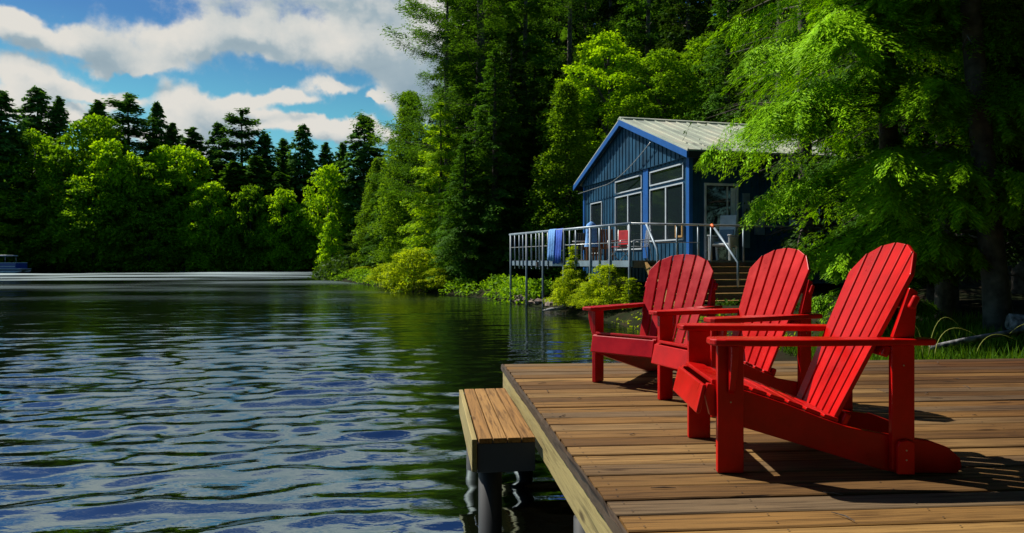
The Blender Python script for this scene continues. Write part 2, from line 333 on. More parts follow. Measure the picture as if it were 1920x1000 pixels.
# ------------------------------------------------------------------ terrain and lake
shore = [(4.4,-60),(4.3,-5),(4.2,4),(3.9,7.2),(3.3,10),(3.3,14),(2.7,18),(1.75,21.6),(.8,25),(-.5,28.5),(-2.0,31.5),(-3.6,34),(-5.6,38),(-8.4,44),(-11.5,51),(-15,58),(-17.5,66),
         (-15,76),(-12,86),(-15,100),(-24,112),(-50,114),(-62,106),(-80,101),(-110,92),(-150,70),(-180,30),(-200,-60)]
SH = np.array(shore, float)
def sdist(x, y):
    x = np.asarray(x, float); y = np.asarray(y, float)
    d = np.full(x.shape, 1e9); inside = np.zeros(x.shape, bool)
    poly = SH
    for i in range(len(poly)):
        a = poly[i]; b = poly[(i+1) % len(poly)]
        if i < len(poly)-1:
            ab = b-a; tt = np.clip(((x-a[0])*ab[0]+(y-a[1])*ab[1])/(ab@ab), 0, 1)
            d = np.minimum(d, np.hypot(x-a[0]-tt*ab[0], y-a[1]-tt*ab[1]))
        cond = ((a[1] > y) != (b[1] > y)) & (x < (b[0]-a[0])*(y-a[1])/((b[1]-a[1]) if b[1] != a[1] else 1e-9)+a[0])
        inside ^= cond
    return np.where(inside, -d, d)       # positive on land
def gh(x, y):
    d = sdist(x, y)
    h = np.where(d > 0, .02+.5*(1-np.exp(-np.maximum(d,0)/.8))+.10*np.clip(d-2.0, 0, 60), np.maximum(-1.5, d*.45))
    n = .12*np.sin(np.asarray(x)*1.3+np.asarray(y)*.7)*np.sin(np.asarray(y)*1.1-np.asarray(x)*.5)
    near = np.clip((np.asarray(y)-14)/30, .0, 1)
    h = np.where(d > 0, .5*(1-np.exp(-np.maximum(d,0)/.8))+.02+(.03+.08*near)*np.clip(d-2, 0, 60)+n*np.clip(d/2, 0, 1), h)
    return h
def grid_mesh(name, X, Y, Z, mt, smooth=True):
    ny, nx = X.shape; co = np.stack([X, Y, Z], -1).reshape(-1, 3).astype(np.float32)
    i = np.arange(ny-1)[:, None]*nx+np.arange(nx-1)[None]; q = np.stack([i, i+1, i+nx+1, i+nx], -1).reshape(-1, 4)
    return np_mesh(name, co, q, mt, smooth)
def np_mesh(name, co, q, mt, smooth=False):
    me = bpy.data.meshes.new(name); k = q.shape[1]
    me.vertices.add(len(co)); me.vertices.foreach_set('co', np.ascontiguousarray(co, np.float32).ravel())
    me.loops.add(q.size); me.loops.foreach_set('vertex_index', q.ravel().astype(np.int32))
    me.polygons.add(len(q)); me.polygons.foreach_set('loop_start', (np.arange(len(q))*k).astype(np.int32))
    me.polygons.foreach_set('loop_total', np.full(len(q), k, np.int32))
    if smooth: me.polygons.foreach_set('use_smooth', np.ones(len(q), bool))
    me.materials.append(mt); me.update(calc_edges=True); return me
def link(name, me, parent=None, **kw):
    o = bpy.data.objects.new(name, me); COL.objects.link(o); o.parent = parent; return tag(o, **kw)
u = np.linspace(-1, 1, 420); xs = np.sinh(u*4.2)/math.sinh(4.2)*420+1
v = np.linspace(-.38, 1, 380); ys = np.sinh(v*4.0)/math.sinh(4.0)*420+10
GX, GY = np.meshgrid(xs, ys); GZ = gh(GX, GY)
link('ground', grid_mesh('ground', GX, GY, GZ, M['ground']), kind='structure')

rng = np.random.default_rng(5)
rr = np.concatenate([[.02,.5,1.0], np.exp(np.arange(math.log(1.3), math.log(240), .0062))])
aa = np.concatenate([np.linspace(-math.pi, -.80, 60)[:-1], np.linspace(-.80, .80, 660), np.linspace(.80, math.pi, 60)[1:]])
RR, AA = np.meshgrid(rr, aa, indexing='ij'); WX = RR*np.sin(AA); WY = RR*np.cos(AA); WZ = np.zeros_like(WX)
DX = np.zeros_like(WX); DY = np.zeros_like(WX)
calm = .35+.65*np.clip(1/(1+np.exp(-(-(WX-(.4-.10*WY)))*1.6)), 0, 1)      # sheltered water beside the right shore
patch = .75+.35*np.sin(WX*.21+WY*.13+1)*np.sin(WY*.17-WX*.09)
for k in range(60):
    lam = 10**(rng.uniform(-.72, .22) if k % 2 else rng.normal(-.42, .13)); ang = R(90)+rng.normal(.14, .30 if lam < .4 else .17)
    amp = lam*.0043*rng.uniform(.5, 1.2)*(1.15 if lam > .24 else .6)*(1 if lam < .9 else .55)
    kx, ky = 2*math.pi/lam*math.cos(ang), 2*math.pi/lam*math.sin(ang); ph = rng.uniform(0, 6.28)
    fade = np.clip(lam/(RR*.0062)/2.5-.7, 0, 1)                 # waves finer than the mesh fade out
    A = amp*fade*calm*patch; q = kx*WX+ky*WY+ph+1.1*np.sin(WX*.37*(1+k%3*.3)+k)*1.0
    WZ += A*np.cos(q); DX -= A*1.5*math.cos(ang)*np.sin(q); DY -= A*1.5*math.sin(ang)*np.sin(q)
link('lake', grid_mesh('lake', WX+DX, WY+DY, WZ, M['water']), kind='structure')

# ------------------------------------------------------------------ tree meshes
def norm(a): return a/np.maximum(np.linalg.norm(a, axis=-1, keepdims=True), 1e-9)
def leaf_mesh(name, P, T, N, L, W, mt):
    T = norm(T); B = norm(np.cross(N, T)); L = L[:, None]; W = W[:, None]
    co = np.stack([P-T*L*.5, P+B*W*.5+T*L*.05, P+T*L*.5, P-B*W*.5+T*L*.05], 1).reshape(-1, 3)
    return np_mesh(name, co, np.arange(len(co)).reshape(-1, 4), mt)
def conifer(seed, H, Rr, nb, tw, lf, leaf, base=.06, prof=.85, droop=.35, a0=.10, a1=.7, aspect=.42, width=.42, tier=0, mt=None, far_half=False, gap=.0, lean=0, lowtaper=0, inner=0, inl=.42, hang=.3, out=.4, nj=.38, feather=False, bark=None, limb=False, puff=0, jit=.02, upturn=0):
    r = np.random.default_rng(seed); Ps=[];Ts=[];Ns=[]; tb = MB()
    tb.tube([(lean*(k/6)**1.0*H+ .04*math.sin(k*1.7+seed), .04*math.cos(k*2.1+seed), H*k/6*.97-.3*(k==0)) for k in range(7)], [H*.016*(1-k/6.6)+.015 for k in range(7)], 8)
    for i in range(nb):
        t = base+(1-base)*((i+r.random())/nb)**1.05
        if tier: t = base+(1-base)*(round((t-base)/(1-base)*tier)+r.normal(0, .10))/tier; t = min(max(t, base), .995)
        if r.random() < gap: continue
        L = Rr*((1-t)**prof)*r.uniform(.62, 1.12)+.035*Rr
        if lowtaper: L *= min(1, .30+.70*(t-base)/lowtaper)
        elif t < base+.12: L *= r.uniform(.5, .95)
        if inner and r.random() < inner: L *= r.uniform(inl*.6, inl*1.15); t = min(.99, t+r.uniform(-.04,.04)); 
        az = i*2.39996+r.normal(0, .3); d = np.array([math.cos(az), math.sin(az), 0]); sd_ = np.array([-d[1], d[0], 0])
        dens = 1.0
        if far_half and math.sin(az) > .25: dens = .22
        a = a0+(a1-a0)*t**1.6+r.normal(0, .06); o = np.array([lean*t*H, 0, t*H])
        n = max(4, int(tw*(L/Rr)**.9*dens)); s = np.sort(r.uniform(.12, 1, n)); side = np.where(np.arange(n)%2==0, 1., -1.)
        zc = lambda q: L*(a*q-droop*q*q+upturn*q**4)
        c = o+d*(L*s)[:, None]; c[:, 2] += zc(s)
        lt = L*width*(1-s)**.55*(.35+.65*np.minimum(1, s*3))+.06*L
        th = r.uniform(.5, 1.05, n)
        td = d*np.cos(th)[:, None]+sd_*(np.sin(th)*side)[:, None]; td[:, 2] += a-2*droop*s*.7-.15-hang+r.normal(0, .12, n)
        td = norm(td); m = max(3, int(lf))
        if far_half and dens < 1: m = max(3, m//2)
        uu = r.uniform(.02, 1, (n, m)); pl = c[:, None]+td[:, None]*(lt[:, None]*uu)[..., None]
        perp = norm(np.cross(td, np.array([0,0,1.])))
        lat = r.uniform(-1, 1, (n, m))*(1-uu*.8)*lt[:, None]*(.15 if feather else .22)
        pl = pl+perp[:, None]*lat[..., None]; pl[..., 2] -= (uu**2)*lt[:, None]*.16
        pl += r.normal(0, jit*Rr*.5+leaf*.15, pl.shape)*(1 if not puff else 1+puff)
        tt = td[:, None]+perp[:, None]*np.sign(lat)[..., None]*(r.uniform(.45, .75, (n, m)) if feather else r.uniform(.2, .9, (n, m)))[..., None]+r.normal(0, .07 if feather else .18, pl.shape)
        nv = (np.array([0,0,1.])-np.minimum(0, a-2*droop*s+4*upturn*s**3)[:, None]*d)[:, None]+out*d+r.normal(0, nj, pl.shape)
        Ps.append(pl.reshape(-1,3)); Ts.append(tt.reshape(-1,3)); Ns.append(nv.reshape(-1,3))
        if limb or i % 3 == 0:
            tb.tube([o, o+d*L*.45+np.array([0,0,zc(.45)]), o+d*L*.85+np.array([0,0,zc(.85)])], [H*.0035*(1-t)+.008, H*.002*(1-t)+.006, .004], 4, cap=False)
    # leader
    k = int(lf*6); zz = r.uniform(.93, 1.0, k)*H; P = np.stack([r.normal(0,.02*Rr,k)+lean*zz, r.normal(0,.02*Rr,k), zz], -1)
    Ps.append(P); Ts.append(np.stack([r.normal(0,.5,k), r.normal(0,.5,k), np.ones(k)], -1)); Ns.append(r.normal(0,1,(k,3)))
    P = np.concatenate(Ps); T = np.concatenate(Ts); N = np.concatenate(Ns)
    L_ = leaf*r.uniform(.6, 1.35, len(P)); me = leaf_mesh('crown', P, T, N, L_, L_*aspect, mt)
    trunk = tb.build('trunk', bark or M['bark'], None, smooth=True); tm = trunk.data; bpy.data.objects.remove(trunk)
    return dict(H=H, R=Rr, crown=me, trunk=tm)
def broadleaf(seed, H, Rr, nc, per, leaf, base=.15, cr=.26, shape='round', mt=None, bark=None, flat=.62, inner=.35):
    r = np.random.default_rng(seed); tb = MB(); Ps=[];Ts=[];Ns=[]
    tb.tube([(.05*math.sin(k+seed)*Rr*.3, .05*math.cos(k*1.3+seed)*Rr*.3, H*.8*k/5-.3*(k==0)) for k in range(6)], [H*.02*(1-k/5.6)+.02 for k in range(6)], 8)
    for i in range(nc):
        t = ((i+r.random())/nc)
        if shape == 'round': rad = math.sin(math.pi*min(1, (t*.86+.12)))**.6
        elif shape == 'cone': rad = (1-t)**.75*min(1, t*6+.5)
        elif shape == 'dome': rad = math.cos(t*1.45)**.6
        else: rad = min(1, t*5+.4)*(1-t**2.5)
        z = (base+(1-base)*t*.96)*H
        az = i*2.39996+r.normal(0, .35); q = r.uniform(.0, 1)**inner
        c = np.array([math.cos(az)*rad*Rr*q*.82, math.sin(az)*rad*Rr*q*.82, z])
        rc = Rr*cr*r.uniform(.65, 1.25)*(1-.35*t)
        m = int(per*(rc/(Rr*cr))**2)
        dv = norm(r.normal(0, 1, (m, 3))); dv[:, 2] = np.where(dv[:, 2] < -.25, -dv[:, 2], dv[:, 2]); dv = norm(dv)
        lump = 1+.22*np.sin(dv[:, 0]*5+i)*np.sin(dv[:, 1]*5-i)
        rad_ = rc*r.uniform(.72, 1.08, m)*lump
        p = c+dv*rad_[:, None]*np.array([1.15, 1.15, flat])
        out = norm(np.array([c[0], c[1], .01]))
        T = norm(dv+out*.5+np.array([0,0,-.55])+r.normal(0, .5, (m,3))); N = dv+np.array([0,0,.7])+r.normal(0, .45, (m,3))
        Ps.append(p); Ts.append(T); Ns.append(N)
        if i % max(1, nc//14) == 0: tb.tube([(0,0,max(z-.35*Rr, .1*H)), c*np.array([.55,.55,1])-np.array([0,0,rc*.4]), c], [H*.006, H*.004, .01], 4, cap=False)
    P = np.concatenate(Ps); T = np.concatenate(Ts); N = np.concatenate(Ns); L_ = leaf*r.uniform(.6, 1.3, len(P))
    me = leaf_mesh('crown', P, T, N, L_, L_*.62, mt)
    trunk = tb.build('trunk', bark or M['bark'], None, smooth=True); tm = trunk.data; bpy.data.objects.remove(trunk)
    return dict(H=H, R=Rr, crown=me, trunk=tm)
def place_tree(name, pr, loc, H, Rr, rz, mt, label, cat='tree', group=None):
    e = empty(name, loc, rz, label, cat, group); s = (Rr/pr['R'], Rr/pr['R'], H/pr['H']); e.scale = s
    c = bpy.data.objects.new('crown' if name != 'bush' else 'leaves', pr['crown']); COL.objects.link(c); c.parent = e
    if mt: c.material_slots[0].link = 'OBJECT'; c.material_slots[0].material = mt
    t = bpy.data.objects.new('trunk' if name != 'bush' else 'stems', pr['trunk']); COL.objects.link(t); t.parent = e
    return e
PX = lambda px, D: (px-960)/1305*D
def tree(name, pr, px, D, ytop, Rr, mt, label, group=None, rz=None, cat=None, H=None, zb=None):
    x = PX(px, D); z = float(gh(np.array([x]), np.array([D]))[0]) if zb is None else zb
    ztop = 1.6+(490-ytop)/1305*D
    if rz is None: rz = (px*7.13+D*3.1) % 6.28
    return place_tree(name, pr, (x, D, z-.05), (ztop-z+.05) if H is None else H, Rr, rz, mt, label, cat or ('bush' if name == 'bush' else 'tree'), group)

# far prototypes (100 m away)
fA = conifer(1, 16, 3.2, 210, 22, 10, .40, tier=0, mt=F['dark'], droop=.3, a0=.10, a1=.30, prof=.55, base=.05, gap=.10, nj=.5)
fB = conifer(2, 16, 2.6, 190, 22, 10, .40, mt=F['dark'], droop=.10, a0=.05, a1=.6, prof=.6, nj=.5, base=.05, gap=.08)
fP = conifer(3, 18, 3.6, 90, 20, 16, .42, mt=F['dark'], droop=.05, a0=.05, a1=.4, prof=.4, base=.3, tier=9, puff=.8, gap=.18)
fD1 = broadleaf(4, 16, 8, 150, 170, .50, base=.04, cr=.20, shape='dome', mt=F['maple'])
fD2 = broadleaf(5, 14, 7, 120, 170, .50, base=.06, cr=.23, shape='round', mt=F['maple'])
fD3 = broadleaf(6, 8, 3, 60, 150, .34, base=.03, cr=.28, shape='cone', mt=F['maple'])
# middle prototypes (30 to 60 m)
mS = conifer(11, 14, 3.2, 230, 30, 13, .16, tier=0, mt=F['spruce'], droop=.42, a0=.12, prof=.8, base=.03)
mS2 = conifer(12, 16, 3.4, 170, 34, 13, .17, tier=17, mt=F['spruce'], droop=.30, a0=.15, prof=.7, base=.05, limb=True)
mH = conifer(13, 10, 2.8, 130, 34, 15, .15, tier=13, mt=F['lime'], droop=.22, a0=.06, a1=.5, prof=.6, base=.05, width=.5)
mP = conifer(14, 24, 6.0, 105, 44, 34, .17, tier=14, aspect=.3, mt=F['pine'], droop=.06, a0=.02, a1=.45, prof=.45, base=.16, puff=.5, limb=True, width=.30, gap=.12, upturn=.12)
mC = broadleaf(15, 12, 2.8, 260, 260, .15, base=.02, cr=.24, shape='cone', mt=F['cedar'], flat=.9)
mM = broadleaf(16, 14, 4, 170, 380, .17, base=.12, cr=.21, shape='round', mt=F['maple'])
mB = broadleaf(17, 2.4, 2, 60, 260, .13, base=.06, cr=.30, shape='dome', mt=F['bush'])

G1 = 'tall conifers standing above the far shore'
far_con = [
 ('spruce_tree', fA, 2, 104, 178, 4.2, 'dark dense spruce at the far left edge, rising highest beside the frame'),
 ('spruce_tree', fA, 70, 122, 172, 4.6, 'tall spiky spruce above the far left woods with uneven side branches'),
 ('spruce_tree', fB, 112, 122, 190, 2.6, 'slim dark spire just right of the tall spiky far left spruce'),
 ('pine_tree', fB, 186, 126, 197, 3.6, 'rounded dark conifer top barely rising over the far left maples'),
 ('pine_tree', fP, 240, 118, 186, 4.6, 'broad ragged pine top rising above the left maples against cloud'),
 ('spruce_tree', fA, 294, 122, 200, 3.2, 'narrow pointed spruce right of the ragged pine on the far shore'),
 ('spruce_tree', fB, 322, 124, 240, 3.2, 'short dark spruce tucked against the narrow pointed far shore spruce'),
 ('spruce_tree', fB, 360, 120, 248, 3.6, 'dark conifer top just behind the bright large maple mound'),
 ('spruce_tree', fA, 410, 122, 238, 3.4, 'pointed conifer left of the flat tiered pine on the far shore'),
 ('pine_tree', fP, 453, 122, 214, 4.2, 'flat tiered pine standing above the middle of the far shore'),
 ('spruce_tree', fA, 497, 122, 258, 3.6, 'dark spruce immediately right of the flat tiered pine'),
 ('spruce_tree', fB, 532, 126, 268, 2.6, 'small thin spire between two taller far shore spruces'),
 ('spruce_tree', fA, 568, 122, 242, 3.4, 'symmetrical pointed spruce above the right half of the far shore'),
 ('spruce_tree', fB, 610, 122, 276, 2.4, 'little conifer tip over the bright round maple, left one of two'),
 ('spruce_tree', fB, 643, 124, 276, 2.4, 'little conifer tip over the bright round maple, right one of two'),
 ('spruce_tree', fA, 683, 112, 224, 4.0, 'open branched tall spruce between far shore and lit cedar point'),
 ('spruce_tree', fA, 480, 114, 300, 3.4, 'broad shady spruce filling the dark gap on the middle far shore'),
 ('spruce_tree', fA, 525, 113, 330, 3.4, 'broad shady spruce left of the bright round far maple'),
 ('spruce_tree', fB, 440, 113, 310, 3.4, 'shady conifer pressed against the right flank of the bright maple'),
]
for i, (n, p, px, D, yt, r_, lb) in enumerate(far_con): tree(n, p, px, D, yt-6, r_*1.6, F['far'] if i < 16 else F['spruce'], lb, G1)
G2 = 'leafy trees along the far shore'
far_leaf = [
 (fD1, 330, 114, 272, 9.5, 'maple', 'largest bright green domed maple on the far shore'),
 (fD1, 180, 112, 216, 9.0, 'mapledark', 'high rounded dull green maple on the left of the far shore'),
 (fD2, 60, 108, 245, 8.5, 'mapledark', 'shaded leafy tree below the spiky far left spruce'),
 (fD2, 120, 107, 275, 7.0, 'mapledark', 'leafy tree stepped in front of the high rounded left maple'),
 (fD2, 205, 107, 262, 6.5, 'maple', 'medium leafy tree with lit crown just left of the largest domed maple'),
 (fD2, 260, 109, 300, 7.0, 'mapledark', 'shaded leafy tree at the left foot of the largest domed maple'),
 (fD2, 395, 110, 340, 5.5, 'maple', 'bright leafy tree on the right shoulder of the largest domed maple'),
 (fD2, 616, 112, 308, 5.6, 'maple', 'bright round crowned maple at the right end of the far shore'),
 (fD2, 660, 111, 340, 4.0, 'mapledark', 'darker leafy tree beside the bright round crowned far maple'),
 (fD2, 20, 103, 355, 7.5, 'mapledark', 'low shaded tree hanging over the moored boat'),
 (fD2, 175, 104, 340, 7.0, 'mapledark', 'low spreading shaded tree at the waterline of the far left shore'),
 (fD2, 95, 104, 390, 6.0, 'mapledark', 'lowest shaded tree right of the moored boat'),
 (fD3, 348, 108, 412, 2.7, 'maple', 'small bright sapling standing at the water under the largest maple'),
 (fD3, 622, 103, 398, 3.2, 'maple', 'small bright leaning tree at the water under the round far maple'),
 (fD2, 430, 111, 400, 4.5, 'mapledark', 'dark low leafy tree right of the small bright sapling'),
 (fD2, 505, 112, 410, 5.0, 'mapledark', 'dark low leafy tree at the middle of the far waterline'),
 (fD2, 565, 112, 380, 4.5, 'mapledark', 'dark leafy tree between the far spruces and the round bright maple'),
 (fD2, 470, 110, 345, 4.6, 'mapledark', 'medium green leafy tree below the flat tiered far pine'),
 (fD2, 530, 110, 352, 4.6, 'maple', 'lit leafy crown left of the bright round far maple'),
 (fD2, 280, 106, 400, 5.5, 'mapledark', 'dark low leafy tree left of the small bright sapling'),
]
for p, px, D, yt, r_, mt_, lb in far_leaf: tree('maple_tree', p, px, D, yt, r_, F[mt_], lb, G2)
tree('bush', mB, 547, 112, 470, 2.6, F['maple'], 'small green bush at the far waterline under dark spruces', None)
# dense background rows on the far slope
k = 0
for row, (D0, n, yt0, yt1) in enumerate([(118, 30, 330, 380), (128, 34, 290, 340)]):
    for i in range(n):
        px = -330+i*(1080/n)+((i*37+row*13) % 17)*1.2
        yt = yt0+((i*53+row*29) % 31)/31*(yt1-yt0)
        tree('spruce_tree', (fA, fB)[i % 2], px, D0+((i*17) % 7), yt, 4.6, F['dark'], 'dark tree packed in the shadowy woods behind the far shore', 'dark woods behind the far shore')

# the wooded point in the middle
mids = [
 ('cedar_tree', mC, 768, 51, 166, 3.4, 'cedar', 'tall slender cedar at the left end of the wooded point, lit on its left'),
 ('cedar_tree', mC, 712, 60, 292, 2.9, 'cedar', 'shorter bright cedar column leaning over the tip of the wooded point'),
 ('spruce_tree', mS, 735, 57, 262, 2.8, 'spruce', 'dark spruce between the two cedars on the wooded point'),
 ('hemlock_tree', mH, 826, 39, 196, 2.7, 'lime', 'light lime green layered hemlock at the middle of the wooded point'),
 ('pine_tree', mP, 838, 43, -70, 4.6, 'pine', 'slender white pine with a bare leaning trunk and tufted limbs over the lake'),
 ('pine_tree', mP, 900, 45, -170, 8.5, 'pine', 'tallest white pine with long flat limbs reaching out over the lake'),
 ('spruce_tree', mS, 928, 36, 96, 3.4, 'spruce', 'big dark spruce left of the cabin deck rising behind the shore bushes'),
 ('spruce_tree', mS, 872, 35, 260, 2.4, 'spruce', 'smaller shaded spruce at the foot of the big dark spruce'),
 ('spruce_tree', mS, 800, 44, 330, 2.4, 'cedar', 'green conifer filling in behind the light layered hemlock'),
 ('cedar_tree', mC, 1062, 34, 150, 2.6, 'cedar', 'soft light green cedar touching the left side of the blue cabin'),
 ('maple_tree', mM, 1140, 38, 62, 4.2, 'maple', 'light green leafy tree rising right behind the cabin roof peak'),
 ('spruce_tree', mS2, 985, 46, -160, 4.4, 'spruce', 'tall dark spruce behind the big spruce beside the cabin deck'),
 ('pine_tree', mP, 1068, 50, -260, 5.0, 'pine', 'pine with a pale bare trunk high above the cabin'),
 ('spruce_tree', mS2, 1000, 37, 250, 2.6, 'dark', 'dark low spruce in the shade just left of the cabin wall'),
 ('spruce_tree', mS2, 1215, 44, -160, 4.5, 'spruce', 'tall green conifer directly above the cabin roof peak'),
 ('spruce_tree', mS2, 1290, 40, -120, 4.2, 'dark', 'dark tall conifer above the right half of the metal roof'),
 ('maple_tree', mM, 1240, 36, 90, 3.6, 'mapledark', 'shaded leafy tree spreading over the cabin ridge'),
 ('spruce_tree', mS, 1365, 33, -60, 3.6, 'spruce', 'dark conifer rising behind the far end of the metal roof'),
 ('maple_tree', mM, 1330, 37, 60, 3.6, 'mapledark', 'leafy tree in shadow between two conifers behind the metal roof'),
]
for n, p, px, D, yt, r_, mt_, lb in mids: tree(n, p, px, D, yt, r_, F[mt_], lb, 'trees on the wooded point and behind the cabin')
for i in range(46):
    px = 720+(i*71 % 900); D = 62+(i*13 % 26); yt = (150 if px < 830 else -150)+(i*29 % 90)
    if px < 860: yt = 330-(px-720)*.9
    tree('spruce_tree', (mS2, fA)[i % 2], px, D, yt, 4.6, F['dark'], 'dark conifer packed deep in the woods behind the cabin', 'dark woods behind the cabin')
for i in range(16):
    px = 960+i*42; D = 38+(i*7 % 12)
    tree('spruce_tree', (mS, mS2)[i % 2], px, D, 60+(i*37 % 160), 3.4, F['spruce'] if i % 2 else F['dark'], 'shaded conifer crowded close behind the cabin walls', 'shaded conifers close behind the cabin')
# shoreline bushes
bl = [(776, 36.5, 470, 1.9, 'round yellow green bush at the water below the light hemlock'),
      (735, 43, 496, 1.7, 'low yellow bush at the left foot of the wooded point'),
      (690, 58, 500, 2.0, 'small trailing bush on the tip of the wooded point'),
      (828, 35, 505, 1.5, 'lower yellow green bush right beside the round shore bush'),
      (665, 64, 512, 1.3, 'tiny low shrub reaching furthest left on the point')]
for px, D, yt, r_, lb in bl: tree('bush', mB, px, D, yt, r_, F['bush'], lb, 'bushes along the shore of the point')
# near bush in front of the cabin deck
nB = broadleaf(21, 2.0, 1.5, 70, 330, .085, base=.04, cr=.27, shape='dome', mt=F['bush'])
nC = broadleaf(22, 2.4, .45, 34, 110, .085, base=.05, cr=.45, shape='cone', mt=F['bush'])
for pr, px, D, yt, r_, lb in [(nB, 1078, 22.0, 506, .95, 'leafy yellow bush under the porch edge behind the red chair arm'),
        (nC, 1076, 22.0, 458, .42, 'tall thin shoot of yellow leaves rising past the porch floor'),
        (nB, 1145, 20.0, 498, 1.05, 'wider green bush beside the porch steps'),
        (nB, 1110, 20.9, 530, .75, 'low middle bush joining the two bushes under the porch'),
        (nC, 1185, 18.8, 520, .42, 'narrow weedy bush against the stair side')]:
    x = PX(px, D); tree('bush', pr, px, D, yt, r_, F['bush'], lb, 'bushes under the porch')

def undergrowth(name, seed, segs, mt, label, per=90, leaf=.35, rad=(.6,1.6), step=1.4, off=(.2,1.8), hs=1.0):
    r = np.random.default_rng(seed); Ps=[];Ts=[];Ns=[]
    for (a, b_) in segs:
        for i in range(a, b_):
            p, q = SH[i], SH[i+1]; d = (q-p); l = np.hypot(*d); nrm_ = np.array([d[1], -d[0]])/l
            if sdist(np.array([(p+q)[0]/2+nrm_[0]]), np.array([(p+q)[1]/2+nrm_[1]]))[0] < 0: nrm_ = -nrm_
            for k in range(max(1, int(l/step))*2):
                c = p+d*r.random()+nrm_*r.uniform(*off); rc = r.uniform(*rad); m = int(per*rc*rc)
                dv = norm(r.normal(0, 1, (m,3))); dv[:,2] = abs(dv[:,2]); z = float(gh(c[0:1], c[1:2])[0])
                Ps.append(np.array([c[0],c[1],z-.1])+dv*(rc*r.uniform(.7,1.1,m))[:,None]*[1.1,1.1,.8*hs]); Ts.append(dv+r.normal(0,.6,(m,3))-[0,0,.4]); Ns.append(dv+[0,0,.6]+r.normal(0,.4,(m,3)))
    P = np.concatenate(Ps); L_ = leaf*r.uniform(.6,1.3,len(P))
    link(name, leaf_mesh(name, P, np.concatenate(Ts), np.concatenate(Ns), L_, L_*.6, mt), label=label, cat='undergrowth', kind='stuff')
undergrowth('undergrowth', 41, [(15, 25)], F['dark'], 'dark leafy undergrowth lining the far shore at the waterline', per=60, leaf=.42, rad=(.8,2.2), step=1.5, off=(-.3,2.5))
undergrowth('undergrowth', 42, [(8, 17)], F['mapledark'], 'shady undergrowth along the shore of the wooded point', per=260, leaf=.17, rad=(.3,.9), step=.5, off=(.1,2.2))
undergrowth('undergrowth', 43, [(4, 8)], F['dark'], 'dark undergrowth on the bank beneath the porch', per=500, leaf=.10, rad=(.15,.40), step=.35, off=(.9,3.5))
undergrowth('undergrowth', 44, [(4, 6)], F['bush'], 'yellow green weeds along the bank beside the porch steps', per=700, leaf=.07, rad=(.10,.26), step=.16, off=(.0,1.3))
# hero hemlock and the dark woods on the right
hero = conifer(31, 11.5, 3.1, 380, 44, 120, .088, tier=11, feather=True, inner=.36, inl=.58, hang=.22, out=.30, nj=.20, mt=F['hero'], droop=.50, a0=.20, a1=.5, prof=.22, base=.05, width=.54, upturn=.08, far_half=True, aspect=.24, limb=False, jit=.010, lowtaper=.24)
nearS = conifer(32, 13, 3.0, 150, 30, 16, .12, tier=16, mt=F['dark'], droop=.30, a0=.05, prof=.5, base=.12, limb=True, far_half=True)
place_tree('hemlock_tree', hero, (5.60, 10.4, .45), 11.5, 2.68, 0, F['hero'], 'huge bright green hemlock with sweeping layered boughs right of the cabin', 'tree', None)
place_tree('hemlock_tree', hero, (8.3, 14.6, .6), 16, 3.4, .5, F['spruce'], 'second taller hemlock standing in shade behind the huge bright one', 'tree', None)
dk = [(7.6,12.2,13,2.8),(9.2,11.2,14,3.0),(8.6,9.0,12,2.3),(10.5,8.5,14,3.0),(11.5,12.5,15,3.2),(9.2,15,16,3.4),(12.5,17,17,3.5),(8.4,20,17,3.4),(11,23,18,3.6),(14.5,21,18,3.8),(13.5,10,15,3.2),(12.5,6,14,3.2),
      (15,27,19,4),(18,18,19,4),(10.8,28,19,4),(20,27,20,4)]
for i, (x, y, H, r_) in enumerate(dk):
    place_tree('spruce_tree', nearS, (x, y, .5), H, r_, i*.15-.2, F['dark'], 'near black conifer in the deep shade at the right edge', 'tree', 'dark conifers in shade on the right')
r = np.random.default_rng(77); Ps=[];Ts=[];Ns=[]
for i in range(1000):                        # unseen leaf mass added behind the viewer to hold back sky light
    a = r.uniform(-.2, 1.0); c = np.array([9-19*a+r.normal(0,1), 3-15*a**.6+r.normal(0,1.2), r.uniform(0,1)**.9*19]); rc = r.uniform(.9,1.9); m = 150
    dv = norm(r.normal(0,1,(m,3))); Ps.append(c+dv*rc*[1,1,.7]); Ts.append(dv+r.normal(0,.6,(m,3))); Ns.append(dv+r.normal(0,.5,(m,3))+[0,0,.5])
P = np.concatenate(Ps); L_ = .5*r.uniform(.6,1.3,len(P))
link('woods', leaf_mesh('woods', P, np.concatenate(Ts), np.concatenate(Ns), L_, L_*.6, F['dark']), label='unseen dark woods added behind the dock to block sky light', cat='woods', kind='stuff')
# leaning bare trunk
mb = MB(); mb.tube([(6.32,9.0,.45),(6.25,9.0,1.3),(6.12,9.0,2.6),(5.98,9.0,4.2),(5.84,9.0,6.2),(5.7,9,9)], [.19,.15,.135,.12,.105,.07], 14)
for i in range(14):
    z = 1.4+i*.42; x = 6.25-.14*(z-1.3); a = i*2.4; l = .5+.5*((i*7) % 5)/5
    mb.tube([(x,9,z),(x+math.cos(a)*l*.6,9+math.sin(a)*l*.6,z+.02),(x+math.cos(a)*l,9+math.sin(a)*l,z-.16)], [.014,.010,.004], 4)
tr_ = empty('bare_tree', (0,0,0), 0, 'tall bare grey trunk leaning slightly left at the right side of the woods', 'tree')
mb.build('trunk', M['barkpale'], tr_, smooth=True)

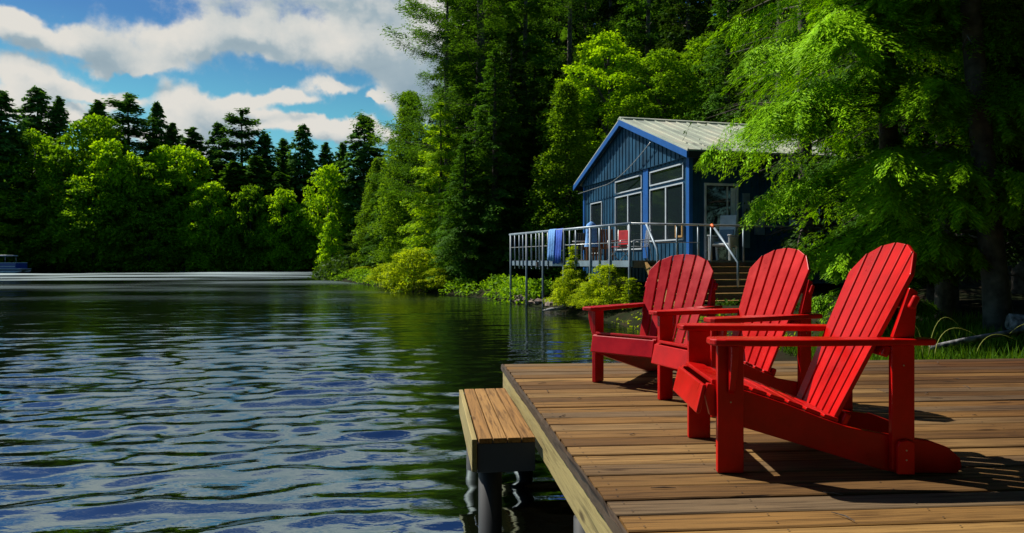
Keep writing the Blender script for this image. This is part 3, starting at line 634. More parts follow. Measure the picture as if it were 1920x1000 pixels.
# grass, weeds, log
r = np.random.default_rng(9); n = 22000
gx = r.uniform(3.9, 9.5, n); gy = r.uniform(6.75, 10.2, n); z0 = gh(gx, gy); keep = (sdist(gx, gy) > .05)
gx, gy, z0 = gx[keep], gy[keep], z0[keep]; n = len(gx)
hh = r.uniform(.10, .30, n)*(.6+.7*np.sin(gx*2.1+gy)**2); L = hh
T = np.stack([r.normal(0,.35,n), r.normal(0,.35,n), np.ones(n)], -1); P = np.stack([gx, gy, z0], -1)+norm(T)*(L*.5)[:, None]
link('grass', leaf_mesh('grass', P, T, r.normal(0,1,(n,3))*[1,1,.1], L, np.full(n,.016), F['grass']), label='short green grass growing behind the right edge of the dock', cat='grass', kind='stuff')
mb = MB()
for (x0, y0, hgt, lx, ly) in [(4.55,7.6,.42,.22,-.05),(4.62,7.6,.30,.35,.1),(4.5,7.62,.34,-.16,0),(5.75,7.5,.36,-.26,0),(5.78,7.5,.42,.02,0),(5.0,7.5,.25,.3,0)]:
    z = .55; mb.tube([(x0+lx*1.5*(i/11)**1.7, y0+ly*i/11, z+hgt*1.05*math.sin(min(1, i/11)*2.35)) for i in range(12)], [.006-.0004*i for i in range(12)], 5)
tag(mb.build('weeds', F['straw'], None, smooth=True), 'long pale bent weed stalks arching over the dark grass', 'weeds')
mb = MB(); mb.tube([(6.1,8.55,.86),(6.5,8.45,.80),(7.1,8.35,.70),(7.9,8.2,.62),(8.8,8.1,.6)], [.10,.14,.15,.16,.16], 12)
mb.tube([(6.5,8.45,.84),(6.35,8.3,.95),(6.3,8.2,1.1)], [.04,.03,.012], 6)
tag(mb.build('fallen_log', M['log'], None, smooth=True), 'rough grey fallen log lying beside the bare trunk', 'log')
mb = MB(); mb.tube([(4.75,7.9,.62),(5.2,7.95,.70),(5.7,8.0,.78),(6.1,8.1,.80)], [.03,.035,.03,.02], 7)
tag(mb.build('fallen_branch', M['log'], None, smooth=True), 'thin grey branch lying in the grass behind the dock', 'branch')
# rocks and driftwood
def rock(seed, loc, s, label):
    r = random.Random(seed); mb = MB(); n = 9; vs = []; f = []
    for j in range(6):
        th = math.pi*j/5
        for k2 in range(n):
            a = 2*math.pi*k2/n; q = 1+r.uniform(-.22, .22)
            vs.append((s[0]*math.sin(th)*math.cos(a)*q, s[1]*math.sin(th)*math.sin(a)*q, s[2]*math.cos(th)*q))
    for j in range(5):
        for k2 in range(n): f.append((j*n+k2, (j+1)*n+k2, (j+1)*n+(k2+1)%n, j*n+(k2+1)%n))
    mb.add(vs, f); o = mb.build('rock', M['rock']); o.location = loc; o.rotation_euler = (0,0,seed*1.3)
    tag(o, label, 'rock', 'rocks at the waterline below the porch')
for i in range(26):
    px = 962+i*5.0+(i*7 % 5); y = 27.2-(i/25)*5.9+((i*5) % 7)*.12; x = PX(px, y)
    rock(i, (x, y, .03+.05*((i*3) % 4)), (.16+.05*(i % 4), .16+.03*(i % 3), .09+.03*(i % 3)), 'small brown rock in the jumble at the waterline under the porch')
mb = MB(); mb.tube([(PX(1018,21.9),21.9,.05),(PX(1032,21.6),21.6,.11),(PX(1062,21.5),21.5,.16)], [.02,.05,.06], 7)
tag(mb.build('driftwood', M['log'], None, smooth=True), 'pale driftwood stick at the rocky waterline under the porch', 'driftwood')
mb = MB(); mb.tube([(PX(852,33.0),33.0,.02),(PX(862,33),33,.14),(PX(866,33.1),33.1,.32)], [.05,.04,.02], 6)
tag(mb.build('dead_branch', M['white'], None, smooth=True), 'bleached white branch poking from the dark shore below the spruces', 'branch')
mb = MB(); mb.tube([(PX(866,33.3),33.3,.12),(PX(905,32.2),32.2,.15),(PX(950,31),31,.1)], [.12,.14,.1], 8)
tag(mb.build('fallen_log', M['bark'], None, smooth=True), 'dark log along the water between shore bushes and porch', 'log')

# ------------------------------------------------------------------ dock
al = R(4.3); DK = empty('dock', (-.10, 6.085, .7), al, 'wide wooden lakeside dock of brown planks carrying three red chairs', 'dock')
rd = random.Random(3); mb = MB(); nm = MB()
joists = [.12+.61*k for k in range(15)]
for k in range(50):
    y1 = -k*.152; y0 = y1-.139; e0 = .0466*(-(y0+y1)/2)+.030+rd.uniform(-.001,.003)
    cuts = [e0]
    if rd.random() < .45: cuts.append(joists[rd.randint(4, 11)])
    cuts.append(9.2)
    for a, b_ in zip(cuts, cuts[1:]):
        zt = rd.uniform(-.003,.003); g_ = .002 if a != e0 else 0
        n_ = max(2, int((b_-a)/.5)); ws = [rd.uniform(-.0025,.0025) for _ in range(n_+1)]
        vs = []; f = []
        for j in range(n_+1):
            x = a+g_+(b_-a-2*g_)*j/n_; w0, w1 = y0+ws[j], y1+ws[(j*3+1) % (n_+1)]
            vs += [(x,w0,-.038+zt),(x,w1,-.038+zt),(x,w1-.0,-.004+zt),(x,w1-.005,zt),(x,w0+.005,zt),(x,w0,-.004+zt)]
        for j in range(n_):
            q = j*6; f += [(q+i, q+6+i, q+6+(i+1)%6, q+(i+1)%6) for i in range(6)]
        f += [(5,4,3,2,1,0), tuple(n_*6+i for i in range(6))]; f = [tuple(reversed(t)) for t in f]
        mb.add(vs, f)
    for jx in joists:
        if jx < e0+.02 and jx < .3: jx = e0+.06
        for yy in (y0+.03, y1-.03):
            c = (jx+rd.uniform(-.01,.01), yy+rd.uniform(-.006,.006), .0035); 
            nm.add([(c[0]+.0042*math.cos(t*math.pi/3), c[1]+.0042*math.sin(t*math.pi/3), c[2]) for t in range(6)], [(0,1,2,3,4,5)])
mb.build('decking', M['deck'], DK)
mb = MB(); vs = []; n_ = 90
for j in range(n_+1):
    y = -7.6*j/n_; xx = .0466*(-y); w0 = rd.uniform(-.004,.003); w1 = rd.uniform(-.006,.002)
    vs += [(xx+w0,y,-.040),(xx+.026+w1,y,-.040),(xx+.026+w1,y,.001+rd.uniform(-.003,.002)),(xx+w0+.004,y,.0+rd.uniform(-.004,.002))]
f = [(5,5,5)][:0]
for j in range(n_): f += [(4*j+i, 4*j+4+i, 4*j+4+(i+1)%4, 4*j+(i+1)%4) for i in range(4)]
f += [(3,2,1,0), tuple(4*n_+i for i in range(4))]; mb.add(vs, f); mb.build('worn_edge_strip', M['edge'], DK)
tag(nm.build('nail_heads', M['nail'], DK), kind='stuff')
mb = MB(); mb.prism([(.02,0),(.065,0),(.42,-7.6),(.375,-7.6)], -.24, -.041, 'z'); mb.build('side_fascia', M['deckpale'], DK, bevel=.004)
mb = MB(); mb.bb(.067, 9.2, -.06, -.02, -.24, -.041); mb.build('end_fascia', M['deckpale'], DK, bevel=.004)
mb = MB()
for jx in joists[1:]: mb.bb(jx-.02, jx+.02, -7.6, -.065, -.22, -.042)
mb.build('joists', M['nail'], DK)
for (x, y) in [(.22,-3.0),(.34,-5.2),(.16,-.5),(2.4,-.5),(2.6,-3),(2.8,-5.6),(4.9,-.5)]:
    mb = MB(); mb.tube([(x,y,-2.4),(x,y,-.245)], .07, 16); mb.build('post', M['darkpipe'], DK, smooth=True)
r_ = random.Random(12); mb = MB()
for i in range(90):                        # scattered needles and bark crumbs
    x = r_.uniform(.15, 7.5); y = -r_.uniform(.1, 5.4); a = r_.uniform(0, 3.14); l = r_.uniform(.012, .05); d = (math.cos(a)*l, math.sin(a)*l)
    mb.tube([(x-d[0],y-d[1],.006),(x+d[1]*.2,y,.008),(x+d[0],y+d[1],.006)], [.0012,.0028,.0012], 4)
lt = mb.build('litter', M['bark'], None); lt.matrix_world = Matrix.Translation((-.10, 6.085, .7)) @ Matrix.Rotation(al, 4, 'Z')
tag(lt, 'dry needles and bark crumbs scattered over the dock boards', 'litter', kind='stuff')
# low step bolted beside the dock
fy = Vector((-.1227, 1, 0)).normalized(); ang = math.atan2(fy.y, fy.x)-math.pi/2
ST = empty('bench_step', (.140, 4.02, .7-.115), ang, 'low wooden bench step of four long slats beside the dock over the water', 'step')
mb = MB()
for k in range(4):
    x1 = -.006-k*.083; mb.bb(x1-.076, x1, 0, 1.56, -.03, 0)
mb.build('slats', M['step'], ST, bevel=.004)
mb = MB(); mb.bb(-.372, -.342, -.0, 1.56, -.19, -.004); mb.build('side_board', M['deckpale'], ST, bevel=.004)
mb = MB(); mb.bb(-.340, -.004, .012, .05, -.20, -.032); mb.build('end_board', M['darktrim'], ST, bevel=.003)
mb = MB(); mb.bb(-.340, -.004, 1.50, 1.54, -.20, -.032); mb.build('end_board', M['darktrim'], ST, bevel=.003)
for y in (.13, 1.38):
    mb = MB(); mb.tube([(-.255,y,-2.2),(-.255,y,-.205)], .07, 16); mb.build('post', M['darkpipe'], ST, smooth=True)
# sticks by the step
mb = MB(); mb.tube([(-.42,3.95,.012),(-.36,4.0,.03),(-.20,4.1,.04)], [.004,.006,.004], 5)
mb = MB(); mb.tube([(-.16,2.95,-.2),(-.17,3.0,.05),(-.175,3.05,.2),(-.21,3.1,.33)], [.012,.012,.010,.006], 6)
tag(mb.build('stick', M['log'], None, smooth=True), 'thin pale stick standing in the water below the bench step', 'stick')

# ------------------------------------------------------------------ adirondack chairs
def chair(loc, rz, mt, label, scale=1.0):
    C_ = empty('adirondack_chair', loc, rz, label, 'chair', 'red adirondack chairs on the dock'); C_.scale = (scale,)*3 if isinstance(scale, float) else scale
    for s in (1, -1):
        # front leg
        mb = MB(); a, b_ = sorted((s*.273, s*.308)); mb.bb(-.055, .055, a, b_, 0, .5455); mb.build('front_leg', mt, C_, bevel=.005)
        # curved bracket under the arm outside the leg
        mb = MB(); pts = [(.309,.5455),(.375,.5455),(.372,.49),(.352,.40),(.335,.355),(.309,.335)]
        mb.prism([(s*p, q) for p, q in pts], -.014, .014, 'x'); mb.build('arm_bracket', mt, C_, bevel=.005)
        # side rail
        rail = [(.088,.372),(.100,.330),(.078,.236),(-.06,.186),(-.35,.100),(-.64,.012),(-.70,.0),(-.955,.0),(-.975,.028),(-.968,.065),(-.92,.108),(-.84,.137),(-.72,.152),(-.60,.172),(-.50,.192),(-.40,.226),(-.25,.284),(-.10,.334),(0,.362)]
        a, b_ = sorted((s*.236, s*.271)); mb = MB(); mb.prism(rail, a, b_, 'y'); mb.build('side_rail', mt, C_, bevel=.004)
        # rear post and cleat
        mb = MB(); a, b_ = sorted((s*.273, s*.306)); mb.bb(-.762, -.668, a, b_, .02, .5455); mb.build('rear_post', mt, C_, bevel=.005)
        mb = MB(); mb.prism([(-.75,.01),(-.68,.01),(-.68,.125),(-.69,.145),(-.72,.152),(-.75,.145)], s*.308, s*.330, 'y'); mb.build('cleat', mt, C_, bevel=.004)
        mb = MB(); a, b_ = sorted((s*.275, s*.304)); mb.prism([(-.672,.5755),(-.762,.5755),(-.775,.770),(-.742,.785)], a, b_, 'y'); mb.build('back_support', mt, C_, bevel=.004)
        # arm: paddle
        pts = [(.085,.262),(.098,.290),(.098,.350),(.082,.378),(.045,.392),(-.10,.396),(-.30,.386),(-.52,.360),(-.72,.338),(-.83,.334),(-.842,.320),(-.842,.268),(-.83,.258),(-.40,.250),(.03,.250)]
        mb = MB(); mb.prism([(x, s*y) for x, y in pts], .546, .574, 'z'); mb.build('armrest', mt, C_, bevel=.011, seg=4)
        sc_ = MB()
        for (x, z) in ((.0,.50),(.0,.30),(-.715,.46),(-.715,.07),(-.715,.11)):
            yy = s*(.3095 if z > .2 else .3315); sc_.tube([(x, yy-s*.003, z), (x, yy, z)], .0035, 8)
        sc_.build('screws', M['steel'], C_)
    # seat slats
    top = [(.088,.372),(0,.362),(-.10,.334),(-.25,.284),(-.40,.226),(-.50,.192)]
    def zt(x):
        for (x0,z0),(x1,z1) in zip(top, top[1:]):
            if x1 <= x <= x0: return z1+(z0-z1)*(x-x1)/(x0-x1), math.atan2(z0-z1, x0-x1)
        return top[-1][1], .35
    mb = MB(); x = .070; first = True
    while x > -.46:
        wd = .088 if first else .066; z, a = zt(x-wd/2); Mx = Matrix.Rotation(-a, 3, 'Y')
        mb.box((x-wd/2, 0, z+.010), (wd, .50 if not first else .53, .020), Mx); x -= wd+.010; first = False
    mb.build('seat', mt, C_, bevel=.005)
    mb = MB(); q0 = Vector((.098,0,.366)); q1 = Vector((.128,0,.242)); ax = (q1-q0); ln = ax.length
    Mx = Matrix(((-(ax.z/ln), 0, ax.x/ln), (0, 1, 0), (ax.x/ln, 0, ax.z/ln))); mb.box((q0+q1)/2, (.020, .53, ln), Mx); mb.build('front_apron', mt, C_, bevel=.006)
    # fan back of six slats; local (y across, l along the slope)
    b0 = Vector((-.470, 0, .195)); up = Vector((-.43, 0, .903)).normalized(); nrm = Vector((up.z, 0, -up.x))
    mb = MB(); n = 6
    for i in range(n):
        fb0 = -1+2*i/n; fb1 = -1+2*(i+1)/n; g_ = .0075
        yb0, yb1 = fb0*.228+g_, fb1*.228-g_; yt0, yt1 = fb0*.315+g_, fb1*.315-g_
        Lp = .87; out = [];
        ctl = [(0,0),(.33,.012),(.667,.055),(1.01,.165)]
        topf = lambda f: Lp-np.interp(abs(f), [c[0] for c in ctl], [c[1] for c in ctl])
        prof_ = [(yb0, 0), (yb1, 0)]
        for j in range(5):
            f_ = fb1+(fb0-fb1)*j/4; l = topf(f_); y_ = (yt1+(yt0-yt1)*j/4); k_ = l/Lp
            yb_ = yb1+(yb0-yb1)*j/4; prof_.append((yb_+(y_-yb_)*min(1, k_*1.0), l))
        nP = len(prof_); vs = []
        for off_ in (.010, -.010):
            for (y_, l) in prof_:
                bow = -.018*(y_/.3)**2*-1          # gentle dish
                p = b0+up*l+nrm*(off_+bow)+Vector((0, y_, 0)); vs.append(p)
        f = [tuple(range(nP)), tuple(range(2*nP-1, nP-1, -1))]+[(j, nP+j, nP+(j+1)%nP, (j+1)%nP) for j in range(nP)]
        mb.add(vs, [tuple(reversed(t)) for t in f])
    mb.build('backrest', mt, C_, bevel=.004)
    # braces
    for l, hw, nm_, t_ in ((.60, .325, 'upper_brace', .06), (.37, .295, 'arm_brace', .05), (.03, .235, 'lower_brace', .07)):
        mb = MB(); c = b0+up*l-nrm*.028; Mx = Matrix((nrm, Vector((0,1,0)), up)).transposed()
        mb.box(c, (.030, 2*hw, t_), Mx); mb.build(nm_, mt, C_, bevel=.010, seg=3)
    return C_
Zd = .7035
chair((.938, 3.25, Zd), R(177.6), M['red'], 'nearest bright red wooden chair, seen side on at the right')
chair((1.09, 4.27, Zd), R(-159), M['red'], 'middle red wooden chair, between and behind the other two', (.90, .92, 1))
chair((.85, 5.0, Zd), R(-132), M['crimson'], 'farthest red wooden chair with painted-in crimson sky tint at the dock corner, turned towards the viewer', .97)

# ------------------------------------------------------------------ cabin
CB = empty('cabin', (5.26, 20.6, 0), R(14.5), 'blue lakeside cabin with light metal roof among the trees', 'cabin')
ZF, ZE, W_, LN = 1.62, 4.86, 8.88, 9.0; RD = ZE+.378*4.44+.10
def wall_with_openings(mb, axis, plane0, plane1, a0, a1, z0, z1, ops):
    xs_ = sorted({a0, a1, *[o[0] for o in ops], *[o[1] for o in ops]})
    for a, b_ in zip(xs_, xs_[1:]):
        cs = sorted([(o[2], o[3]) for o in ops if o[0] <= a+1e-6 and o[1] >= b_-1e-6]); z = z0
        for (c, d) in cs+[(z1, z1)]:
            if c > z+1e-6:
                if axis == 'y': mb.bb(plane0, plane1, a, b_, z, c)
                else: mb.bb(a, b_, plane0, plane1, z, c)
            z = max(z, d)
ops = [(.33,2.61,2.24,3.98),(.33,2.61,4.08,4.56),(3.23,5.53,2.0,3.98),(3.23,5.53,4.08,4.56),(6.85,8.07,1.9,3.95)]
mb = MB(); wall_with_openings(mb, 'y', 0, .15, .0, W_, .9, 4.70, ops)
mb.prism([(0,4.70),(W_,4.70),(W_,ZE+.0),(W_/2,RD-.06),(0,ZE+.0)], -.10, .15, 'x')
mb.build('front_wall', M['siding'], CB)
ops2 = [(.47,1.60,1.64,3.93),(3.4,4.6,2.5,3.7)]
mb = MB(); wall_with_openings(mb, 'x', 0, .15, .152, LN, .9, ZE, ops2); mb.build('side_wall', M['siding'], CB)
mb = MB(); mb.bb(.152, LN, W_-.15, W_, .9, ZE); mb.build('side_wall', M['siding'], CB)
mb = MB(); mb.prism([(.152,.9),(W_-.152,.9),(W_-.152,ZE),(W_/2,RD-.1),(.152,ZE)], LN, LN-.15, 'x'); mb.build('rear_wall', M['siding'], CB)
# battens
mb = MB()
def in_op(y, z, oo): return any(o[0]-.09 <= y <= o[1]+.09 and o[2]-.09 <= z <= o[3]+.09 for o in oo)
y = .14
while y < W_:
    segs = []; z = .95
    zs = [.95, 4.68]
    blocks = sorted([(o[2]-.08, o[3]+.08) for o in ops if o[0]-.09 <= y <= o[1]+.09]); cur = .95
    for (c, d) in blocks+[(4.68, 4.68)]:
        if c > cur+.03: mb.bb(-.024, -.002, y-.022, y+.022, cur, c)
        cur = max(cur, d)
    zt_ = ZE+(RD-.06-ZE)*(1-abs(y-W_/2)/(W_/2))-.04
    if zt_ > 4.76: mb.bb(-.124, -.102, y-.022, y+.022, 4.72, zt_)
    y += .285
mb.build('battens', M['siding'], CB)
mb = MB(); x = .3
while x < LN:
    if not (.35 < x < 1.72): mb.bb(x-.022, x+.022, -.024, -.002, .95, ZE-.02)
    x += .285
mb.build('battens', M['siding'], CB)
# trim: corner board, rakes, frieze
mb = MB(); mb.bb(-.05, .07, -.05, .0-.003, .9, 4.82); mb.bb(-.05, -.004, -.002, .12, .9, 4.695); mb.build('corner_board', M['trim'], CB)
mb = MB(); mb.bb(-.05, -.004, W_-.12, W_+.02, .9, 4.695); mb.build('corner_board', M['trim'], CB)
mb = MB(); mb.bb(-.05, -.006, 2.72, 3.10, 1.7, 4.695); mb.build('mullion_post', M['trim'], CB)
OV = .30; ys0, ys1 = -.45, W_+.45; sl = .378
def roof_z(y): return RD-sl*abs(y-W_/2)
for side in (0, 1):
    ya, yb = (ys0, W_/2) if side == 0 else (W_/2, ys1)
    mb = MB(); mb.prism([(ya, roof_z(ya)), (yb, roof_z(yb)), (yb, roof_z(yb)+.05), (ya, roof_z(ya)+.05)], -OV-.02, LN+.3, 'x')
    x = -OV
    while x < LN+.3:   # standing seams
        mb.prism([(ya-.001, roof_z(ya)+.05), (yb, roof_z(yb)+.05), (yb, roof_z(yb)+.085), (ya-.001, roof_z(ya)+.085)], x-.012, x+.012, 'x'); x += .42
    mb.build('roof', M['roof'], CB)
    mb = MB(); mb.prism([(ya, roof_z(ya)-.20), (yb, roof_z(yb)-.20), (yb, roof_z(yb)-.003), (ya, roof_z(ya)-.003)], -OV-.045, -OV-.005, 'x'); mb.build('rake_board', M['trim'], CB)
    mb = MB(); mb.prism([(ya+.02, roof_z(ya)-.08), (yb, roof_z(yb)-.08), (yb, roof_z(yb)-.04), (ya+.02, roof_z(ya)-.04)], -OV, -.13, 'x'); mb.build('soffit', M['siding'], CB)
    mb = MB(); y_ = ya if side == 0 else yb
    mb.bb(-OV-.0, LN+.3, y_-.03 if side == 0 else y_-.01, y_+.01 if side == 0 else y_+.03, roof_z(y_)-.20, roof_z(y_)-.002); mb.build('fascia', M['darktrim'], CB)
mb = MB(); mb.prism([(W_/2-.16, RD-.005), (W_/2, RD+.055), (W_/2+.16, RD-.005), (W_/2+.16, RD+.05), (W_/2, RD+.115), (W_/2-.16, RD+.05)], -OV-.03, LN+.3, 'x'); mb.build('ridge_cap', M['roof'], CB)
def window(y0, y1, z0, z1, mull=True, fw=.042):
    f = MB(); f.bb(-.045, .03, y0, y1, z1-fw, z1); f.bb(-.045, .03, y0, y1, z0, z0+fw)
    f.bb(-.043, .03, y0, y0+fw, z0+fw, z1-fw); f.bb(-.043, .03, y1-fw, y1, z0+fw, z1-fw)
    if mull: f.bb(-.04, .03, (y0+y1)/2-.035, (y0+y1)/2+.035, z0+fw, z1-fw)
    o = f.build('window', M['white'], CB); g = MB(); g.bb(.0, .012, y0+fw*.5, y1-fw*.5, z0+fw*.5, z1-fw*.5); g.build('pane', M['glass'], o)
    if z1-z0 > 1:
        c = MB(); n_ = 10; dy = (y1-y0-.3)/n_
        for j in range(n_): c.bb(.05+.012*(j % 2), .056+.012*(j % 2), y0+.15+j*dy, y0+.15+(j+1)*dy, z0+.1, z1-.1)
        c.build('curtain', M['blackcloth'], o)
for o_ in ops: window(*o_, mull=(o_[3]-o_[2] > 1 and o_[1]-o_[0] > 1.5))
# side door
f = MB(); f.bb(.47, 1.60, -.04, .03, 3.86, 3.93); f.bb(.47, .53, -.038, .03, 1.64, 3.86); f.bb(1.54, 1.60, -.038, .03, 1.64, 3.86)
dr = f.build('door', M['offwhite'], CB); g = MB(); g.bb(.50, 1.57, .0, .012, 1.64, 3.88); g.build('pane', M['glass'], dr)
f = MB(); f.bb(1.22, 1.27, -.012, -.002, 1.66, 3.84); f.build('stile', M['offwhite'], dr)
f = MB(); f.bb(1.36, 1.52, -.016, -.004, 2.0, 3.8); f.build('pane', M['canvas'], dr)
f = MB(); f.bb(3.4, 4.6, -.04, .03, 3.64, 3.7); f.bb(3.4, 4.6, -.04, .03, 2.5, 2.56); f.bb(3.4, 3.46, -.038, .03, 2.56, 3.64); f.bb(4.54, 4.6, -.038, .03, 2.56, 3.64)
wn = f.build('window', M['offwhite'], CB); g = MB(); g.bb(3.43, 4.57, .0, .012, 2.53, 3.67); g.build('pane', M['glass'], wn)
# shutters, framed board by corner, vent
mb = MB(); mb.bb(1.74, 1.98, -.06, -.026, 2.0, 3.65); mb.build('shutter', M['railpost'], CB)
mb = MB(); mb.bb(2.15, 2.5, -.06, -.026, 2.4, 3.2); mb.build('shutter', M['railpost'], CB)
# cable drooping on the gable
def cab_w(x, y, z):
    c, s = math.cos(R(14.5)), math.sin(R(14.5)); return (5.26+c*x-s*y, 20.6+s*x+c*y, z)
mb = MB(); pts = []
for i in range(21):
    t = i/20; y = 8.9-6.9*t; z = 4.42+.12*t+.95*max(0, (t-.45)/.55)**1.6-.0
    pts.append(cab_w(-.26, y, z))
mb.tube(pts, .016, 5); tag(mb.build('hanging_cable', M['steel'], None, smooth=True), 'thin pale cable drooping across the front gable of the cabin', 'cable')

# ------------------------------------------------------------------ porch
PO = empty('porch', (5.26, 20.6, 0), R(14.5), 'raised wooden porch on tall posts around the cabin front', 'porch')
A_ = (-2.36, -1.15); B_ = (-3.55, 7.3)      # lake side edge, near and far ends
def edge(t): return (A_[0]+(B_[0]-A_[0])*t, A_[1]+(B_[1]-A_[1])*t)
mb = MB(); n_ = 58
for i in range(n_):
    t0, t1 = i/n_, (i+1)/n_-.0008; p0, p1 = edge(t0), edge(t1)
    x1 = -.06
    if p0[1] < 0: x1 = 7.0
    mb.add([(p0[0],p0[1],ZF-.04),(x1,p0[1],ZF-.04),(x1,p1[1],ZF-.04),(p1[0],p1[1],ZF-.04),(p0[0],p0[1],ZF),(x1,p0[1],ZF),(x1,p1[1],ZF),(p1[0],p1[1],ZF)],
           [(0,3,2,1),(4,5,6,7),(0,1,5,4),(1,2,6,5),(2,3,7,6),(3,0,4,7)])
mb.build('floor', M['porch'], PO)
mb = MB(); mb.add([(A_[0]-.03,A_[1]-.03,ZF-.18),(A_[0]+.02,A_[1]-.03,ZF-.18),(B_[0]+.02,B_[1],ZF-.18),(B_[0]-.03,B_[1],ZF-.18),
                   (A_[0]-.03,A_[1]-.03,ZF-.005),(A_[0]-.004,A_[1]-.03,ZF-.005),(B_[0]-.004,B_[1],ZF-.005),(B_[0]-.03,B_[1],ZF-.005)],
        [(0,3,2,1),(4,5,6,7),(0,1,5,4),(1,2,6,5),(2,3,7,6),(3,0,4,7)]); mb.build('rim_board', M['rail'], PO)
mb = MB(); mb.bb(A_[0]+.03, 7.0, A_[1]-.034, A_[1]-.003, ZF-.20, ZF-.008); mb.build('rim_board', M['porch'], PO)
mb = MB()
for y in (0.5, 2.6, 4.8, 6.9): mb.bb(-3.3 if y > 3 else -2.6, -.1, y-.05, y+.05, ZF-.22, ZF-.045)
mb.build('beams', M['nail'], PO)
# posts along the lake edge (px positions measured)
def loc_of_px(px):
    lo, hi = 0., 1.
    best = min((abs((960+1305*cab_w(*edge(t/400), 0)[0]/cab_w(*edge(t/400), 0)[1])-px), t/400) for t in range(401))
    return best[1]
pl = [960, 968, 976, 983, 990, 999, 1008, 1014, 1021, 1030, 1060, 1071, 1082, 1110, 1127, 1147, 1184]
for px in pl:
    t = loc_of_px(px); x, y = edge(t); lg = px in (960, 990, 1021, 1060, 1110, 1147, 1184)
    mb = MB(); mb.tube([(x-.05, y, (-.6 if lg else ZF-.3)), (x-.05, y, ZF+.985)], .042 if lg else .026, 8); mb.build('post', M['railpost'] if lg else M['rail'], PO, smooth=True)
mb = MB(); p0, p1 = edge(-.005), edge(1.01); mb.tube([(p0[0]-.05,p0[1],ZF+1.0),(p1[0]-.05,p1[1],ZF+1.0)], .042, 8); mb.build('top_rail', M['rail'], PO, smooth=True)
mb = MB()
for z in (.5,): mb.tube([(p0[0]-.05,p0[1],ZF+z),(p1[0]-.05,p1[1],ZF+z)], .012, 6)
mb.build('wire', M['steel'], PO, smooth=True)
mb = MB(); mb.tube([(A_[0]-.05,A_[1]-.05,ZF+1.0),(1.0,A_[1]-.05,ZF+.98),(4.6,A_[1]-.05,ZF+.97)], .028, 8); mb.build('top_rail', M['steel'], PO, smooth=True)
mb = MB(); mb.tube([(A_[0]-.05,A_[1]-.05,ZF+.5),(-.35,A_[1]-.05,ZF+.5)], .010, 6); mb.build('wire', M['steel'], PO, smooth=True)
for x in (-1.05, -.40, .0, 1.02, 3.4):
    mb = MB(); mb.tube([(x,A_[1]-.05,ZF-.2),(x,A_[1]-.05,ZF+.98)], .028, 8); mb.build('post', M['rail'], PO, smooth=True)
for x in (2.8, 5.5):
    mb = MB(); mb.tube([(x,A_[1]+.1,0),(x,A_[1]+.1,ZF-.21)], .06, 8); mb.build('post', M['darkpipe'], PO, smooth=True)
mb = MB(); mb.bb(3.3, 5.6, -.9, -.2, ZF+.003, ZF+.05)
# stairs
SR = empty('stairs', (5.26, 20.6, 0), R(14.5), 'wooden steps with tan treads leading down from the porch', 'stairs')
mb = MB()
for k in range(6):
    y = A_[1]-.05-.28*(k+1); z = ZF-.17*(k+1); mb.bb(-1.95, 1.6, y, y+.27, z-.045, z)
mb.build('treads', M['tan'], SR, bevel=.004)
mb = MB()
for k in range(6):
    y = A_[1]-.05-.28*(k+1); z = ZF-.17*(k+1); mb.bb(-1.95, 1.6, y+.235, y+.25, z+.004, z+.118)
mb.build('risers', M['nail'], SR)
for x in (-2.02, 1.62):
    mb = MB(); mb.prism([(A_[1]-.045,ZF-.22),(A_[1]-.045,ZF-.05),(A_[1]-.12,ZF-.05),(A_[1]-1.85,ZF-1.12),(A_[1]-1.85,ZF-1.34),(A_[1]-1.6,ZF-1.34)], x, x+.05, 'x'); mb.build('stringer', M['tan'], SR)
mb = MB(); mb.tube([(-2.0,A_[1]-.12,ZF+.98),(-2.0,A_[1]-.75,ZF+.30),(-2.0,A_[1]-.80,ZF+.15),(-2.0,A_[1]-.80,ZF-.62)], .032, 8); mb.build('handrail', M['rail'], SR, smooth=True)
mb = MB(); mb.tube([(-.02,A_[1]-.10,ZF+1.0),(-.0,A_[1]-.22,ZF+.9)], .036, 8, 1); mb.tube([(0,A_[1]-.22,ZF+.9),(.05,A_[1]-1.3,ZF-.05),(.05,A_[1]-1.3,ZF-.7)], .032, 8, 0); mb.build('handrail', [M['rail'], M['orange']], SR, smooth=True)

# ------------------------------------------------------------------ porch things
def local(name, x, y, z, rz, label, cat, group=None):
    p = cab_w(x, y, z); return empty(name, p, R(14.5)+rz, label, cat, group)
# towel over the rail
x, y = edge(loc_of_px(1046)); e = local('towel', x-.05, y, ZF, math.atan2(B_[1]-A_[1], B_[0]-A_[0]), 'pale and royal blue towel hanging over the porch railing', 'towel')
for (a, b_, mt_, nm_, zb) in ((-.52, .06, 'towel2', 'dark_fold', -.10), (-.02, .50, 'towel', 'pale_fold', -.02)):
    mb = MB(); n_ = 14; vs = []; f = []
    prof_ = [(-.075, .35), (-.06, .95), (-.048, 1.0), (0, 1.052), (.048, 1.0), (.065, .6), (.085, .2), (.09, zb)]
    for i in range(n_+1):
        u_ = a+(b_-a)*i/n_
        for j, (q, zq) in enumerate(prof_):
            rp = .022*math.sin(i*1.35+a*9)*(1 if j > 4 else .4 if j == 0 else 0)
            vs.append((u_+.01*math.sin(j), q+rp+(.012 if j > 3 else 0)*(nm_ == 'pale_fold'), zq+.006*(nm_ == 'pale_fold')+.02*math.sin(i*.8)*(j == 7)))
    m_ = len(prof_)
    for i in range(n_):
        for j in range(m_-1): f.append((i*m_+j, (i+1)*m_+j, (i+1)*m_+j+1, i*m_+j+1))
    mb.add(vs, f); o = mb.build(nm_, M[mt_], e, smooth=True); s_ = o.modifiers.new('thick', 'SOLIDIFY'); s_.thickness = .012
